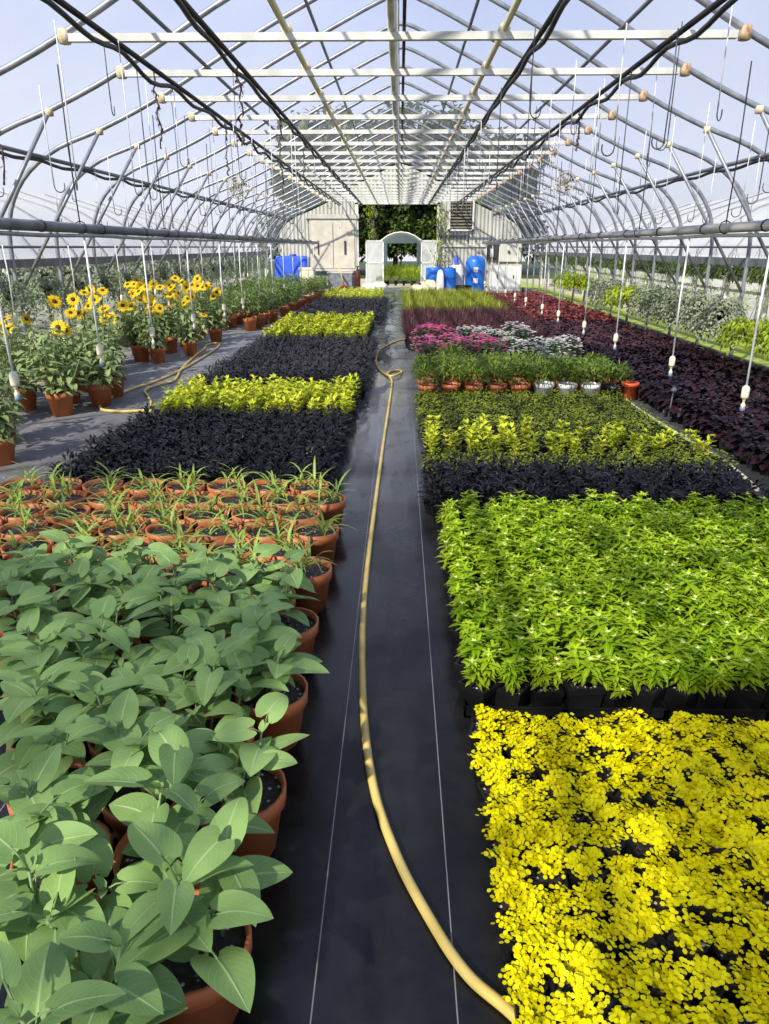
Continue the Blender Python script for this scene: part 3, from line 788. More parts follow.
# ---- bed along the sunflower side of the aisle
bed('black_pepper_plant', 'plant', BLK, SQ, -2.36, -.47, 4.46, 6.42, .135, .14, 'near-black plant behind the grass pots', 'near-black plants behind the grass pots')
bed('lime_plant', 'plant', LIM, SQ, -2.33, -.44, 6.5, 7.72, .145, .15, 'lime plant in the nearest lime strip', 'lime plants in the nearest strip')
bed('black_pepper_plant', 'plant', BLK, SQ, -2.33, -.44, 7.85, 8.3, .15, .15, 'near-black plant behind the first lime strip', 'near-black plants behind the nearest lime strip')
mass('dark_foliage', 'near-black foliage filling the second dark strip', 'plants', [k[0][1] for k in BLK], M['blackleaf'], -2.33, -.44, 8.3, 12.0, .15, .15, 1.18)
bed('lime_plant', 'plant', LIM, SQ, -2.33, -.44, 12.1, 15.5, .2, .24, 'lime plant in the second lime strip', 'lime plants in the second strip', smin=1.2, smax=1.4)
mass('dark_foliage', 'near-black foliage filling the farthest dark strip', 'plants', [k[0][1] for k in BLK], M['blackleaf'], -2.33, -.44, 15.7, 21.3, .18, .2, 1.3)
mass('lime_foliage', 'lime foliage at the far end of the strips', 'plants', [k[0][1] for k in LIM], M['lime'], -2.33, -.44, 21.5, 25.2, .2, .22, 1.35)
# ---- bed on the other side of the aisle
bed('black_pepper_plant', 'plant', BLK, SQ, .19, 2.3, 4.02, 4.8, .14, .15, 'near-black plant behind the bright green ones', 'near-black plants behind the bright green ones')
bed('olive_plant', 'plant', OLI, SQ, .19, 2.4, 4.9, 5.2, .15, .15, 'olive plant in front of the lime row', 'olive plants in front of the lime row')
for j, (yy, pr_) in enumerate([(5.3,.72),(5.5,.9),(5.7,.72),(5.88,.25)]):
    for i in range(14):
        x = .27 + .158*i; nm = ('lime_plant', LIM, 'lime plant among the olive ones', 'lime plants among the olive ones') if R.random() < pr_ else ('olive_plant', OLI, 'olive plant mixed into the lime rows', 'olive plants mixed into the lime rows')
        plant(nm[0], f'{nm[2]}, {nth(j)} row back, {nth(i)} from the aisle', 'plant', nm[3], (x+R.uniform(-.02,.02), yy, 0), [('pot', SQ)] + R.choice(nm[1]), R.uniform(0,6), R.uniform(.95,1.12))
bed('olive_plant', 'plant', OLI, SQ, .19, 2.42, 5.98, 7.6, .155, .165, 'olive plant behind the lime row', 'olive plants behind the lime row')
# potted marigolds
def bushy(seed, mat, n, L, W, R0, h0, h1, shape=lance):
    q = random.Random(seed); mb = MB()
    for j in range(n):
        th = q.uniform(0,2*PI); u = q.uniform(-.2,1); rr = R0*q.uniform(.55,1.0)*math.sqrt(max(.0,1-max(u,0)**2*.85))
        z = h0 + (h1-h0)*(.5+.5*u)*q.uniform(.8,1.05)
        leaf(mb, (rr*math.cos(th), rr*math.sin(th), z), th+q.uniform(-.8,.8), q.uniform(-.3,1.2), L*q.uniform(.7,1.2), W, shape, 1, 2, .25, q.uniform(.2,1.0))
    return mb
MAR = [[('foliage', bushy(700+i, M['marigold'], 330, .07, .018, .175, .13, .42).mesh('foliage', [M['marigold']]))] for i in range(5)]
POT_M = pot_mesh(.12, .19, M['terra_dk']); POT_W = pot_mesh(.12, .2, M['white_pl']); POT_K = pot_mesh(.11, .17, M['black']); SOIL_M = soil_disc(.105, .155)
for r_ in range(4):
    for c in range(9):
        x = .32 + .258*c; y = 7.86 + .29*r_
        white = r_ == 0 and c in (5,6,7); red = c == 8 and r_ == 0
        what = 'white pot' if white else 'black pot' if red else 'terracotta pot'
        plant('potted_marigold', f'green plant in {what} behind the olive bed, {nth(r_)} row, {nth(c)} from the aisle', 'potted plant', 'leafy green plants behind the olive bed',
              (x, y, 0), [('pot', POT_W if white else POT_K if red else POT_M), ('soil', SOIL_M)] + R.choice(MAR), R.uniform(0,6), R.uniform(.86,.98))
mb = MB(); lathe(mb, [(.07,0),(.085,.16),(.095,.16),(.098,.2),(.085,.2),(.08,.05)], 16, cap1=True)
tag(mb.build('empty_pot', M['orange'], loc=(2.56, 7.86, 0)), 'orange-red empty pot at the corner of the leafy row', 'pot')
# impatiens
def impatiens(seed, mat):
    q = random.Random(seed); fo = bushy(seed, None, 170, .07, .032, .2, .12, .4, ovate); bl = MB()
    for j in range(84):
        th = q.uniform(0,2*PI); u = q.random(); rr = .235*math.sqrt(u); z = .44 - .2*u*u + q.uniform(-.02,.02); c = Vector((rr*math.cos(th), rr*math.sin(th), z))
        tilt = q.uniform(-.3,.4)
        for k in range(5):
            leaf(bl, c, k*2*PI/5+th, tilt+.5, .027, .028, ovate, 1, 2, .05, .4)
    return [('foliage', fo.mesh('foliage', [M['impleaf']])), ('blossoms', bl.mesh('blossoms', [mat]))]
PNK = [impatiens(720+i, M['pinkp']) for i in range(3)]; WHT = [impatiens(730+i, M['whitep']) for i in range(3)]
POT_I = pot_mesh(.13, .16, M['black']); SOIL_I = soil_disc(.115, .13)
ipos = [('p',x,9.45,0) for x in (.42,.82,1.2)] + [('w',x,9.3,0) for x in (1.62,2.02)] + [('p',x,9.95,1) for x in (.36,.72,1.1)] + [('w',x,9.8,1) for x in (1.5,1.9,2.25)] + [('p',x,10.68,2) for x in (.4,.62)] + [('w',x,10.7,2) for x in (1.0,1.4,1.8)] + [('w',x,11.15,3) for x in (1.3,1.75)] + [('p',.45,11.1,3)]
cnt = {}
for kd, x, y, rw in ipos:
    k = (kd, rw); cnt[k] = cnt.get(k, -1) + 1; cn = 'hot pink' if kd == 'p' else 'white'
    plant('potted_impatiens', f'{cn} impatiens behind the leafy pots, {nth(rw)} row, {nth(cnt[k])} {cn} one along', 'potted plant', f'{cn} impatiens',
          (x, y, 0), [('pot', POT_I), ('soil', SOIL_I)] + R.choice(PNK if kd == 'p' else WHT), R.uniform(0,6), R.uniform(1.0,1.15))
plant('potted_marigold', 'leafy green plant in terracotta pot between the pink impatiens', 'potted plant', None, (.66,9.1,0), [('pot', POT_M), ('soil', SOIL_M)] + MAR[0], 1.0, 1.05)
# ornamental grasses
bed('purple_fountain_grass', 'plant', PUR, SQB, .1, 2.35, 11.7, 16.0, .25, .3, 'purple fountain grass behind the impatiens', 'purple fountain grasses', smin=.9, smax=1.05)
bed('green_fountain_grass', 'plant', GRN, SQB, .1, 2.4, 16.1, 22.5, .28, .36, 'yellow-green grass behind the purple grass', 'yellow-green grass clumps', smin=1.0, smax=1.15)
# ---- wide bed along the other wall
n = bed('purple_heuchera', 'plant', HEU, SQ, 2.68, 4.5, 4.7, 11.5, .165, .165, 'dark purple plant in the side bed', 'dark purple plants in the side bed', cap=300, where='from the side path')
mass('dark_purple_foliage', 'dark purple foliage farther back in the side bed', 'plants', [k[0][1] for k in HEU], M['heuch'], 2.68, 4.5, 11.35, 15.3, .17, .17, 1.05)
bed('red_coleus', 'plant', COLE, SQB, 2.7, 4.5, 15.0, 24.0, .26, .3, 'red plant behind the dark purple ones', 'red plants at the back of the side bed', where='from the side path')

# ------------------------------------------------------------------ flowering sunflowers on the far side of the side path
def tall_sunflower(seed):
    q = random.Random(seed); fo = MB(); st = MB()
    for _ in range(10):
        a = q.uniform(0,2*PI); r = q.uniform(.0,.095); H = q.uniform(.45,.84); b0 = Vector((r*math.cos(a), r*math.sin(a), .2)); tp = Vector((3.0*r*math.cos(a)+q.uniform(-.08,.08), 3.0*r*math.sin(a)+q.uniform(-.08,.08), H))
        tube(st, [b0, b0.lerp(tp,.5), tp], [.007,.006,.004], 5)
        for j in range(22):
            t = .02+.98*j/21; p = b0.lerp(tp, t); az = j*2.4+q.uniform(-.5,.5); pl = q.uniform(.04,.11)*(1.2-.5*t)
            e = p + Vector((math.cos(az), math.sin(az), .35))*pl
            leaf(fo, e, az, q.uniform(-.4,.5), q.uniform(.075,.12), q.uniform(.055,.08), heart, 1, 4, .25, q.uniform(.4,1.2), q.uniform(-.4,.4))
    return [('foliage', fo.mesh('foliage', [M['sunfo']])), ('stems', st.mesh('stems', [M['sunstem']]))]
TAL = [tall_sunflower(800+i) for i in range(5)]
def flower_meshes(seed):
    q = random.Random(seed); pe = MB()
    for k in range(18):
        leaf(pe, (.02*math.cos(k*2*PI/18), .02*math.sin(k*2*PI/18), .004*(k % 2)), k*2*PI/18+q.uniform(-.06,.06), .25+q.uniform(-.15,.15), q.uniform(.054,.074), .024, lance, 1, 3, .15, .5)
    ce = MB(); lathe(ce, [(.024,-.008),(.026,.004),(.021,.013),(.01,.018)], 12)
    return pe.mesh('flower', [M['petal']]), ce.mesh('flower_center', [M['eye']])
FLW = [flower_meshes(820+i) for i in range(3)]
def add_flowers(t, n, q, hmin=.6, hmax=1.0):
    for j in range(n):
        pe, ce = q.choice(FLW); a = q.uniform(0,2*PI); r = q.uniform(.05,.3); s_ = q.uniform(.75,1.15)
        z = q.uniform(hmin,hmax)
        f = put('flower', pe, t, (r*math.cos(a), r*math.sin(a), z)); f.rotation_euler = (q.uniform(.5,1.6), 0, q.uniform(-1.1,1.2)); f.scale = (s_,)*3
        put('flower_center', ce, f)
        sm = MB(); tube(sm, [(r*.4*math.cos(a), r*.4*math.sin(a), z*.55), (r*.9*math.cos(a), r*.9*math.sin(a)+.02, z-.05), (r*math.cos(a), r*math.sin(a)+.012, z)], .004, 4); sm.build('flower_stalk', M['sunstem'], t)
tall = [(-3.12,5.28,0,.9),(-3.68,5.5,1,.92),(-4.2,5.7,0,.9),(-3.45,5.95,0,.85),(-4.0,6.35,1,1),
        (-3.42,7.0,0,1.0),(-3.2,7.45,1,1.0),(-3.25,7.95,1,1.0),(-3.6,7.6,2,1.0),(-3.9,7.2,3,1.05),(-4.3,7.8,2,1.0),(-3.75,8.2,2,1.05),(-4.25,8.6,3,1.0),(-3.7,8.85,2,1.05),
        (-4.0,9.5,7,1.05),(-4.3,10.1,6,1.05),(-3.55,10.45,5,.95),(-3.85,10.6,8,1.05),(-3.28,11.2,5,.95),(-3.7,11.5,8,1.08),(-4.1,11.2,7,1.08),(-4.2,12.2,6,1.05),(-3.65,12.3,8,1.1),(-3.32,13.0,6,1.0),(-3.7,13.3,5,1.08),(-4.15,13.3,4,1.05)]
tall.sort(key=lambda a: a[1])
for k, (x, y, nf, s_) in enumerate(tall):
    q = random.Random(900+k)
    fl = 'without open flowers' if nf == 0 else 'with one yellow flower' if nf == 1 else 'with yellow flowers' 
    t = plant('flowering_sunflower', f'tall potted sunflower {fl}, {nth(k)} from the camera', 'potted plant', 'tall sunflowers across the side path',
              (x, y, 0), [('pot', POT_B), ('soil', SOIL_B)] + q.choice(TAL), q.uniform(-.4,.4), s_)
    add_flowers(t, nf, q, .62 if nf > 3 else .7, 1.02)
HER = [[('foliage', bushy(850+i, M['herb'], 560, .085, .03, .33, .10, .74).mesh('foliage', [M['herb']]))] for i in range(4)]
k = 0
for j in range(17):
    for i in range(3):
        x = -3.0 + .0*j + .028*j*(i == 0) - .55*i; y = 14.7 + .6*j
        plant('leafy_bush', f'bushy green potted plant beyond the sunflowers, {nth(j)} row, {nth(i)} from the path', 'potted plant', 'green bushes beyond the sunflowers',
              (x+R.uniform(-.1,.07), y+R.uniform(-.1,.1), 0), [('pot', POT_B), ('soil', SOIL_B)] + R.choice(HER), R.uniform(0,6), R.uniform(.9,1.1)); k += 1

# ------------------------------------------------------------------ hanging baskets on the open sides
def basket_plant(seed, mat, n, L, W, drop, rad):
    q = random.Random(seed); mb = MB()
    for j in range(n):
        a = q.uniform(0,2*PI); d = q.random(); r = rad*(.45+.6*math.sin(min(1,d*1.4)*PI/2))*q.uniform(.7,1); z = .1 - drop*d**1.3 + q.uniform(-.03,.06)
        leaf(mb, (r*math.cos(a), r*math.sin(a), z), a+q.uniform(-.6,.6), q.uniform(-1.3,.7), L*q.uniform(.7,1.2), W, ovate, 1, 2, .2, .6)
    return mb.mesh('foliage', [mat])
mb = MB(); lathe(mb, [(.05,-.13),(.09,0),(.1,0),(.1,.02),(.085,.02),(.08,-.02)], 14); BASK = mb.mesh('basket_pot', [M['black']])
mb = MB(); lathe(mb, [(.05,-.13),(.09,0),(.1,0),(.1,.02),(.085,.02),(.08,-.02)], 14); BASK_R = mb.mesh('basket_pot', [M['terra']])
SILV = [basket_plant(870+i, M['silver'], 1500, .04, .032, .46, .3) for i in range(3)]
LIMB = [basket_plant(880+i, M['limebask'], 520, .085, .04, .26, .34) for i in range(2)]
FERN = [basket_plant(890+i, M['fern'], 520, .11, .03, .2, .34) for i in range(3)]
def basket(x, y, z, ztop, fol, label, group, pot=None, s=1.0):
    t = thing('hanging_basket', label, 'hanging basket', (x, y, z), R.uniform(0,6), group); t.scale = (s,)*3
    put('basket_pot', pot or BASK, t); put('foliage', fol, t)
    mb = MB()
    for k in range(3): tube(mb, [(.135*math.cos(k*2.09), .135*math.sin(k*2.09), .01), (0,0,.3)], .003, 4)
    tube(mb, [(0,0,.3), (0,0,(ztop-z)/s)], .003, 4); mb.build('hanger', M['wire'], t)
for k, (y, z, kd) in enumerate([(7.4,.62,'l'),(8.55,.62,'l'),(9.35,.6,'l'),(10.25,.78,'s'),(10.85,.8,'s'),(11.5,.82,'s'),(12.15,.82,'s'),(12.8,.82,'s'),(13.4,.8,'s'),(14.3,.72,'l'),(14.9,.72,'l'),(15.7,.8,'s'),(16.4,.8,'s'),(18.6,.8,'l'),(19.3,.8,'l'),(20.0,.8,'l')]):
    basket(4.5, y, z, 1.6, R.choice(SILV if kd == 's' else LIMB), f'{"silver" if kd == "s" else "lime green"} hanging basket beside the purple bed, {nth(k)} from the camera', 'hanging baskets beside the purple bed', BASK_R if kd == 'l' else None, 1.1)
for k in range(16):
    basket(-4.55, 6.6+.95*k, 1.12, 1.6, R.choice(SILV), f'silver trailing basket behind the sunflowers, {nth(k)} from the camera', 'silver baskets behind the sunflowers', None, .85)

# outside the open sides: staging with more baskets and a neighbouring film house
for s_, side, xs in ((-1,'sunflower',-6.1),(1,'purple bed',6.4)):
    st = thing('plant_stand', f'white rail stand outside the open wall on the {side} side', 'plant stand', (xs,0,0))
    for z in (.82,1.02):
        mb = MB(); box(mb, (-.03,4,z-.025), (.03,34,z+.025)); mb.build('rail', M['board_w'], st, False)
    for k in range(19):
        mb = MB(); box(mb, (-.04,-.04,0), (.04,.04,1.3)); mb.build('post', M['board_w'], st, False, (0, 5+1.6*k, 0))
    mb = MB(); tube(mb, [(0,4,1.34),(0,34,1.34)], .02, 6); mb.build('hanging_pipe', M['steel_dk'], st)
    for k in range(28):
        basket(xs, 8+.92*k, 1.2, 1.34, R.choice(FERN if s_ > 0 else SILV), f'{"dark fern-like" if s_ > 0 else "grey-green"} basket on the outdoor stand, {side} side, {nth(k)} from the camera', f'baskets on the outdoor stand, {side} side', None, 1.25)
    for k in range(12):
        y = 9+2.3*k
        t = thing('pale_shrub', f'pale shrub behind the outdoor stand, {side} side, {nth(k)} from the camera', 'shrub', (xs+s_*(.9 if s_ < 0 else 1.5), y, 0), group=f'shrubs behind the outdoor stand, {side} side')
        q = bushy(950+k, None, 240, .11, .045, .75, .0, .85, ovate); q.build('foliage', M['limebask' if s_ > 0 else 'silver'], t)
        mb = MB(); tube(mb, [(0,0,0),(0,0,.5)], .02, 5); mb.build('trunk', M['bark'], t)
    nb = thing('neighbor_greenhouse', f'white film greenhouse beyond the outdoor stand on the {side} side', 'greenhouse', (s_*9.4,0,0))
    mb = MB(); pr_ = [(-1.2*s_,0),(-1.15*s_,1.4),(-.7*s_,2.0),(.3*s_,2.6),(2.2*s_,3.2)]
    vs = [(x, y, z) for y in (2,36) for x, z in pr_]; mb.add(vs, [(i,i+1,i+6,i+5) for i in range(4)]); mb.build('film_wall', M['film_w'], nb)
    for k in range(17):
        mb = MB(); tube(mb, [(x+.02*s_, 0, z) for x, z in pr_], .03, 6); mb.build('arch_pipe', M['steel_dk'], nb, loc=(0, 3+2*k, 0))

# ------------------------------------------------------------------ end wall and what stands before it
def roof_poly(xa, xb, zlo):
    """polygon under the roof line between xa and xb"""
    xs = sorted({xa, xb} | {x for x, z in PROF if xa < x < xb} | {-x for x, z in PROF if xa < -x < xb})
    top = [(x, (4.45 if abs(x) < 1e-6 else roofz(x)) if abs(x) < 4.63 else 1.75) for x in xs]
    return [(xa, zlo)] + [(xb, zlo)] + top[::-1]
wm = MB()
for a, b_, z in ((-4.62,-1.6,0.0),(-1.6,1.42,3.14),(1.42,4.62,0.0)):
    P = roof_poly(a, b_, z); n_ = len(P)
    wm.add([(x, Y1, zz) for x, zz in P] + [(x, Y1+.05, zz) for x, zz in P], [tuple(range(n_)), tuple(range(2*n_-1, n_-1, -1))] + [(i, (i+1) % n_, n_+(i+1) % n_, n_+i) for i in range(n_)])
struct(wm.build('wall_back', M['corr'], smooth=False), 'pale corrugated end wall with a wide doorway')
dw = thing('doorway', 'wide open doorway in the end wall', 'doorway', (0,Y1-.04,0), kind='structure')
for x in (-1.62, 1.43):
    mb = MB(); box(mb, (x-.06,-.05,0), (x+.06,.05,3.14)); mb.build('jamb', M['white_mt'], dw, False)
mb = MB(); box(mb, (-1.7,-.05,3.08), (1.5,.05,3.2)); mb.build('header', M['white_mt'], dw, False)
# rolled edge hanging under the header
# shutters left of the doorway
t = thing('plywood_cabinet', 'pale plywood double-door panel on the end wall beside the doorway', 'cabinet', (-2.48,Y1-.12,.84))
mb = MB(); box(mb, (-.92,0,-.05), (.84,.1,1.75)); mb.build('back_panel', M['board_w'], t, False)
for s_, x in ((-1,-.44),(1,.38)):
    mb = MB(); box(mb, (x-.39,-.04,0), (x+.39,0,1.62)); d_ = mb.build('door', M['ply'], t, False)
    mb = MB(); box(mb, (x+(.0 if s_ > 0 else -.18),-.075,.5), (x+(.07 if s_ > 0 else -.14),-.04,.98)); mb.build('handle', M['dark'], d_, False)
mb = MB(); box(mb, (-1.05,-.06,1.75), (.95,.1,1.9)); mb.build('top_beam', M['board_w'], t, False)
mb = MB(); box(mb, (-.98,-.06,-.1), (.9,.1,-.02)); mb.build('sill', M['board_w'], t, False)
t = thing('grey_bench', 'grey boxed bench below the plywood panel', 'bench', (-2.25,28.0,0))
mb = MB(); box(mb, (-.42,-.3,0), (.45,.3,.68)); mb.build('cabinet_body', M['steel'], t, False)
mb = MB(); box(mb, (-.46,-.33,.68), (.49,.32,.73)); mb.build('bench_top', M['board_w'], t, False)
t = thing('cream_box', 'cream upright panel box before the end wall, beside the blue tank', 'box', (-3.22,26.0,0))
mb = MB(); rbox(mb, (-.26,-.25,0), (.24,.25,.9), .02); mb.build('box_body', M['cream'], t, False)
mb = MB(); rbox(mb, (-.28,-.27,.86), (.26,.27,.93), .01); mb.build('lid', M['cream'], t, False)
t = thing('blue_tank', 'big royal blue water tank in the corner by the end wall', 'tank', (-3.8,26.6,0))
mb = MB(); rbox(mb, (-.6,-.5,.1), (.55,.5,1.3), .09); mb.build('tank_body', M['blue_t'], t, False)
mb = MB(); lathe(mb, [(.12,0),(.13,.05),(.1,.08)], 14, c=(0,0,1.29)); mb.build('cap', M['blue_t'], t)
mb = MB(); box(mb, (-.62,-.5,0), (.58,.5,.1)); mb.build('pallet', M['wood'], t, False)
t = thing('orange_bucket', 'orange bucket with a yellow pole in front of the grey bench', 'bucket', (-1.98,26.0,0))
mb = MB(); lathe(mb, [(.12,0),(.16,.3),(.17,.3),(.17,.33),(.15,.33),(.13,.06)], 14); mb.build('bucket_body', M['orange'], t)
mb = MB(); tube(mb, [(.1,0,.1),(-.18,.0,1.05)], .018, 6); tag(mb.build('garden_pole', M['hose'], loc=(-1.98,26.0,0)), 'yellow pole leaning in the orange bucket', 'pole')
t = thing('red_cylinder', 'dark red upright gas cylinder at the doorway jamb', 'cylinder', (-1.5,26.4,0))
mb = MB(); lathe(mb, [(.1,0),(.1,.72),(.07,.82),(.05,.85)], 14); mb.build('cylinder_body', M['red'], t)
mb = MB(); lathe(mb, [(.03,0),(.03,.08),(.05,.09),(.05,.12)], 8, c=(0,0,.85)); mb.build('valve', M['dark'], t)
def barrel(x, y, mat, label, h=.92, r=.3):
    t = thing('plastic_barrel', label, 'barrel', (x,y,0))
    mb = MB(); lathe(mb, [(r*.94,0),(r,.04),(r,h*.3),(r*1.04,h*.33),(r,h*.36),(r,h*.64),(r*1.04,h*.67),(r,h*.7),(r,h-.06),(r*.95,h)], 18); mb.build('barrel_body', mat, t)
    mb = MB(); lathe(mb, [(.06,0),(.06,.03)], 10, c=(r*.4,0,h)); mb.build('bung', mat, t)
    return t
barrel(1.22, 26.3, M['blue'], 'blue plastic barrel beside the doorway, partly behind the white sack')
barrel(1.66, 26.0, M['blue'], 'blue plastic barrel in front of the white barrel')
barrel(2.06, 26.5, M['white_pl'], 'white plastic barrel between the blue ones', 1.0, .24)
t = thing('pressure_tank', 'tall blue pressure tank with rounded top by the end wall', 'tank', (2.66,26.3,0))
mb = MB(); lathe(mb, [(.3,.0),(.3,.08),(.34,.14),(.35,.2),(.35,1.1),(.31,1.22),(.2,1.29),(.06,1.32)], 20); mb.build('tank_body', M['blue'], t)
for z in (.42,.78):
    mb = MB(); box(mb, (-.1,-.356,z), (.06,-.345,z+.16)); mb.build('paper_tag', M['clay_lbl'], t, False)
mb = MB(); tube(mb, [(0,0,1.3),(0,0,1.4),(.12,0,1.4)], .02, 6); mb.build('valve', M['dark'], t)
t = thing('black_tub', 'low black tub in front of the blue pressure tank', 'tub', (2.18,25.2,0))
mb = MB(); lathe(mb, [(.2,0),(.27,.34),(.29,.34),(.29,.38),(.26,.38),(.2,.1)], 16); mb.build('tub_body', M['black'], t)
t = thing('blue_jug', 'small dark blue jug standing on the white barrel', 'jug', (2.0,26.5,1.03))
mb = MB(); lathe(mb, [(.07,0),(.08,.02),(.08,.2),(.04,.27),(.03,.3)], 10); mb.build('jug_body', M['blue_t'], t)
mb = MB(); lathe(mb, [(.035,.3),(.035,.34)], 8); mb.build('cap', M['white_pl'], t)
def sack(x, y, z, sx, sy, sz, mat, label, rz=0):
    mb = MB(); q = random.Random(int(x*100+y*10)); vs = []; nu, nv = 12, 7
    for j in range(nv+1):
        ph = -PI/2 + PI*j/nv
        for i in range(nu):
            th = 2*PI*i/nu; f = 1+q.uniform(-.1,.12)
            cx = math.copysign(abs(math.cos(th))**.7, math.cos(th)); cy_ = math.copysign(abs(math.sin(th))**.7, math.sin(th))
            vs.append((sx*cx*math.cos(ph)**.6*f if abs(math.cos(ph)) > 1e-6 else 0, sy*cy_*(math.cos(ph)**.6 if abs(math.cos(ph)) > 1e-6 else 0)*f, sz+sz*math.sin(ph)))
    fs = [(j*nu+i, j*nu+(i+1) % nu, (j+1)*nu+(i+1) % nu, (j+1)*nu+i) for j in range(nv) for i in range(nu)]
    mb.add(vs, fs); o = mb.build('sack', mat, loc=(x,y,z)); o.rotation_euler = (0,0,rz); tag(o, label, 'sack')
sack(.72, 25.2, 0, .45, .3, .2, M['sack'], 'cream sack lying in the aisle end before the blue barrels', .3)
sack(.35, 24.6, 0, .3, .22, .14, M['sack_w'], 'small white sack lying at the far end of the aisle', .9)
sack(1.02, 25.9, 0, .3, .25, .27, M['sack'], 'plump cream sack against the blue barrel')
sack(1.4, 25.6, 0, .14, .14, .44, M['sack_w'], 'upright white sack in front of the blue barrels')
sack(-1.1, 26.4, 0, .3, .26, .2, M['sack_w'], 'white sack beside the red cylinder')
sack(-.75, 26.9, 0, .32, .24, .2, M['sack_w'], 'low white sack inside the doorway')
# louvred vent, electrical panel and boards right of the doorway
t = thing('louver_vent', 'dark louvred exhaust vent high on the end wall', 'vent', (2.27,Y1-.06,2.16))
mb = MB()
for a, b_ in (((-.47,-.06,0),(-.41,.04,1.12)),((.41,-.06,0),(.47,.04,1.12)),((-.47,-.06,0),(.47,.04,.06)),((-.47,-.06,1.06),(.47,.04,1.12))): box(mb, a, b_)
mb.build('vent_frame', M['white_mt'], t, False)
mb = MB(); box(mb, (-.41,.0,.06), (.41,.03,1.06)); mb.build('backing', M['dark'], t, False)
mb = MB()
for k in range(9): box(mb, (-.41,-.05,.1+.108*k), (.41,-.01,.15+.108*k))
mb.build('slats', M['wood'], t, False)
mb = MB()
for k in range(5): box(mb, (-.35+.17*k,-.07,.5), (-.335+.17*k,-.05,1.06))
mb.build('guard', M['steel'], t, False)
t = thing('electrical_panel', 'dark electrical panel on the end wall above the pressure tank', 'electrical panel', (3.5,Y1-.1,1.14))
mb = MB(); box(mb, (-.22,0,0), (.22,.1,.62)); mb.build('panel_box', M['dark'], t, False)
mb = MB(); box(mb, (-.1,-.02,.1), (.02,0,.4)); mb.build('switch', M['board_w'], t, False)
t = thing('white_board_panel', 'white board with fittings on the end wall beside the electrical panel', 'panel', (4.15,Y1-.08,1.08))
mb = MB(); box(mb, (-.4,0,0), (.42,.06,.7)); mb.build('board', M['board_w'], t, False)
mb = MB(); lathe(mb, [(.05,0),(.05,.06)], 10); o = mb.build('dial', M['dark'], t, loc=(-.05,0,.35)); o.rotation_euler = (PI/2,0,0)
t = thing('white_cupboard', 'low white cupboard against the end wall behind the red plants', 'cupboard', (3.95,27.9,0))
mb = MB(); box(mb, (-.6,0,0), (.6,.45,.98)); mb.build('carcass', M['board_w'], t, False)
for x in (-.3,.3):
    mb = MB(); box(mb, (x-.27,-.03,.06), (x+.27,0,.92)); d_ = mb.build('door', M['white_pl'], t, False)
    mb = MB(); box(mb, (x-.02,-.06,.5), (x+.02,-.03,.62)); mb.build('handle', M['dark'], d_, False)
t = thing('wall_shelf', 'thin grey shelf rail on the end wall below the vent', 'shelf', (2.1,Y1-.14,2.0))
mb = MB(); box(mb, (-.62,0,0), (.5,.14,.04)); mb.build('shelf_board', M['steel'], t, False)
for x in (-.5,.4):
    mb = MB(); box(mb, (x-.015,0,-.16), (x+.015,.14,0)); mb.build('bracket', M['steel'], t, False)
for z in (.2,1.6): 
    mb = MB(); box(mb, (1.5,Y1-.06,z), (4.5,Y1,z+.07)); struct(mb.build('trim_3' if z < 1 else 'trim_4', M['board_w'], smooth=False), 'pale girt across the end wall')
# climbing vine at the doorway jamb
t = thing('climbing_vine', 'yellow-green climbing vine on the doorway jamb', 'climbing plant', (1.46,Y1-.3,0))
q = random.Random(77); mb = MB(); pts = [(q.uniform(-.06,.06), q.uniform(-.05,.05), 3.1*j/12) for j in range(13)]; tube(mb, spline(pts,2), .014, 5); mb.build('stem', M['bark'], t)
mb = MB()
for j in range(300):
    z = q.uniform(.9,3.1); leaf(mb, (q.gauss(0,.1+.08*(z < 2.4)), q.gauss(0,.06), z), q.uniform(0,2*PI), q.uniform(-1,.8), .09, .05, ovate, 1, 2, .2, .7)
mb.build('foliage', M['limebask'], t)

# ------------------------------------------------------------------ beyond the doorway
t = thing('small_hoop_house', 'small white film hoop house outside the doorway', 'greenhouse', (.05,34.0,0))
def hoop(r, h, y): return [(r*math.cos(PI*j/16)*(1 if True else 0), y, h*math.sin(PI*j/16)**.9) for j in range(17)]
mb = MB(); A = hoop(1.62,2.25,0); B = hoop(1.62,2.25,6.0); n_ = 17
mb.add(A+B, [(i,i+1,n_+i+1,n_+i) for i in range(16)]); mb.build('film_cover', M['film_solid'], t)
hp = [(x, z) for x, y, z in hoop(1.6,2.22,0)]
mb = MB()
vs = [(x, 5.9, z) for x, z in hp] + [(max(-.72, min(.84, x)), 5.9, min(1.78, z)) for x, z in hp]
mb.add(vs, [(i,i+1,18+i,17+i) for i in range(16)]); mb.build('end_wall', M['film_solid'], t, False)
for k in range(6):
    mb = MB(); tube(mb, [(x,y,z) for x,y,z in hoop(1.6,2.23,1.2*k)], .03, 6); mb.build('hoop_pipe', M['white_mt'], t)
for xa, xb in ((-1.6,-.78),(.9,1.6)):
    mb = MB(); box(mb, (xa,-.05,.05), (xb,-.02,1.88)); pn = mb.build('end_panel', M['film_w'], t, False)
    mb = MB()
    for a, b_ in (((xa,-.07,.05),(xa+.05,0,1.88)),((xb-.05,-.07,.05),(xb,0,1.88)),((xa,-.07,1.83),(xb,0,1.88)),((xa,-.07,.9),(xb,0,.95))): box(mb, a, b_)
    mb.build('panel_frame', M['white_mt'], pn, False)
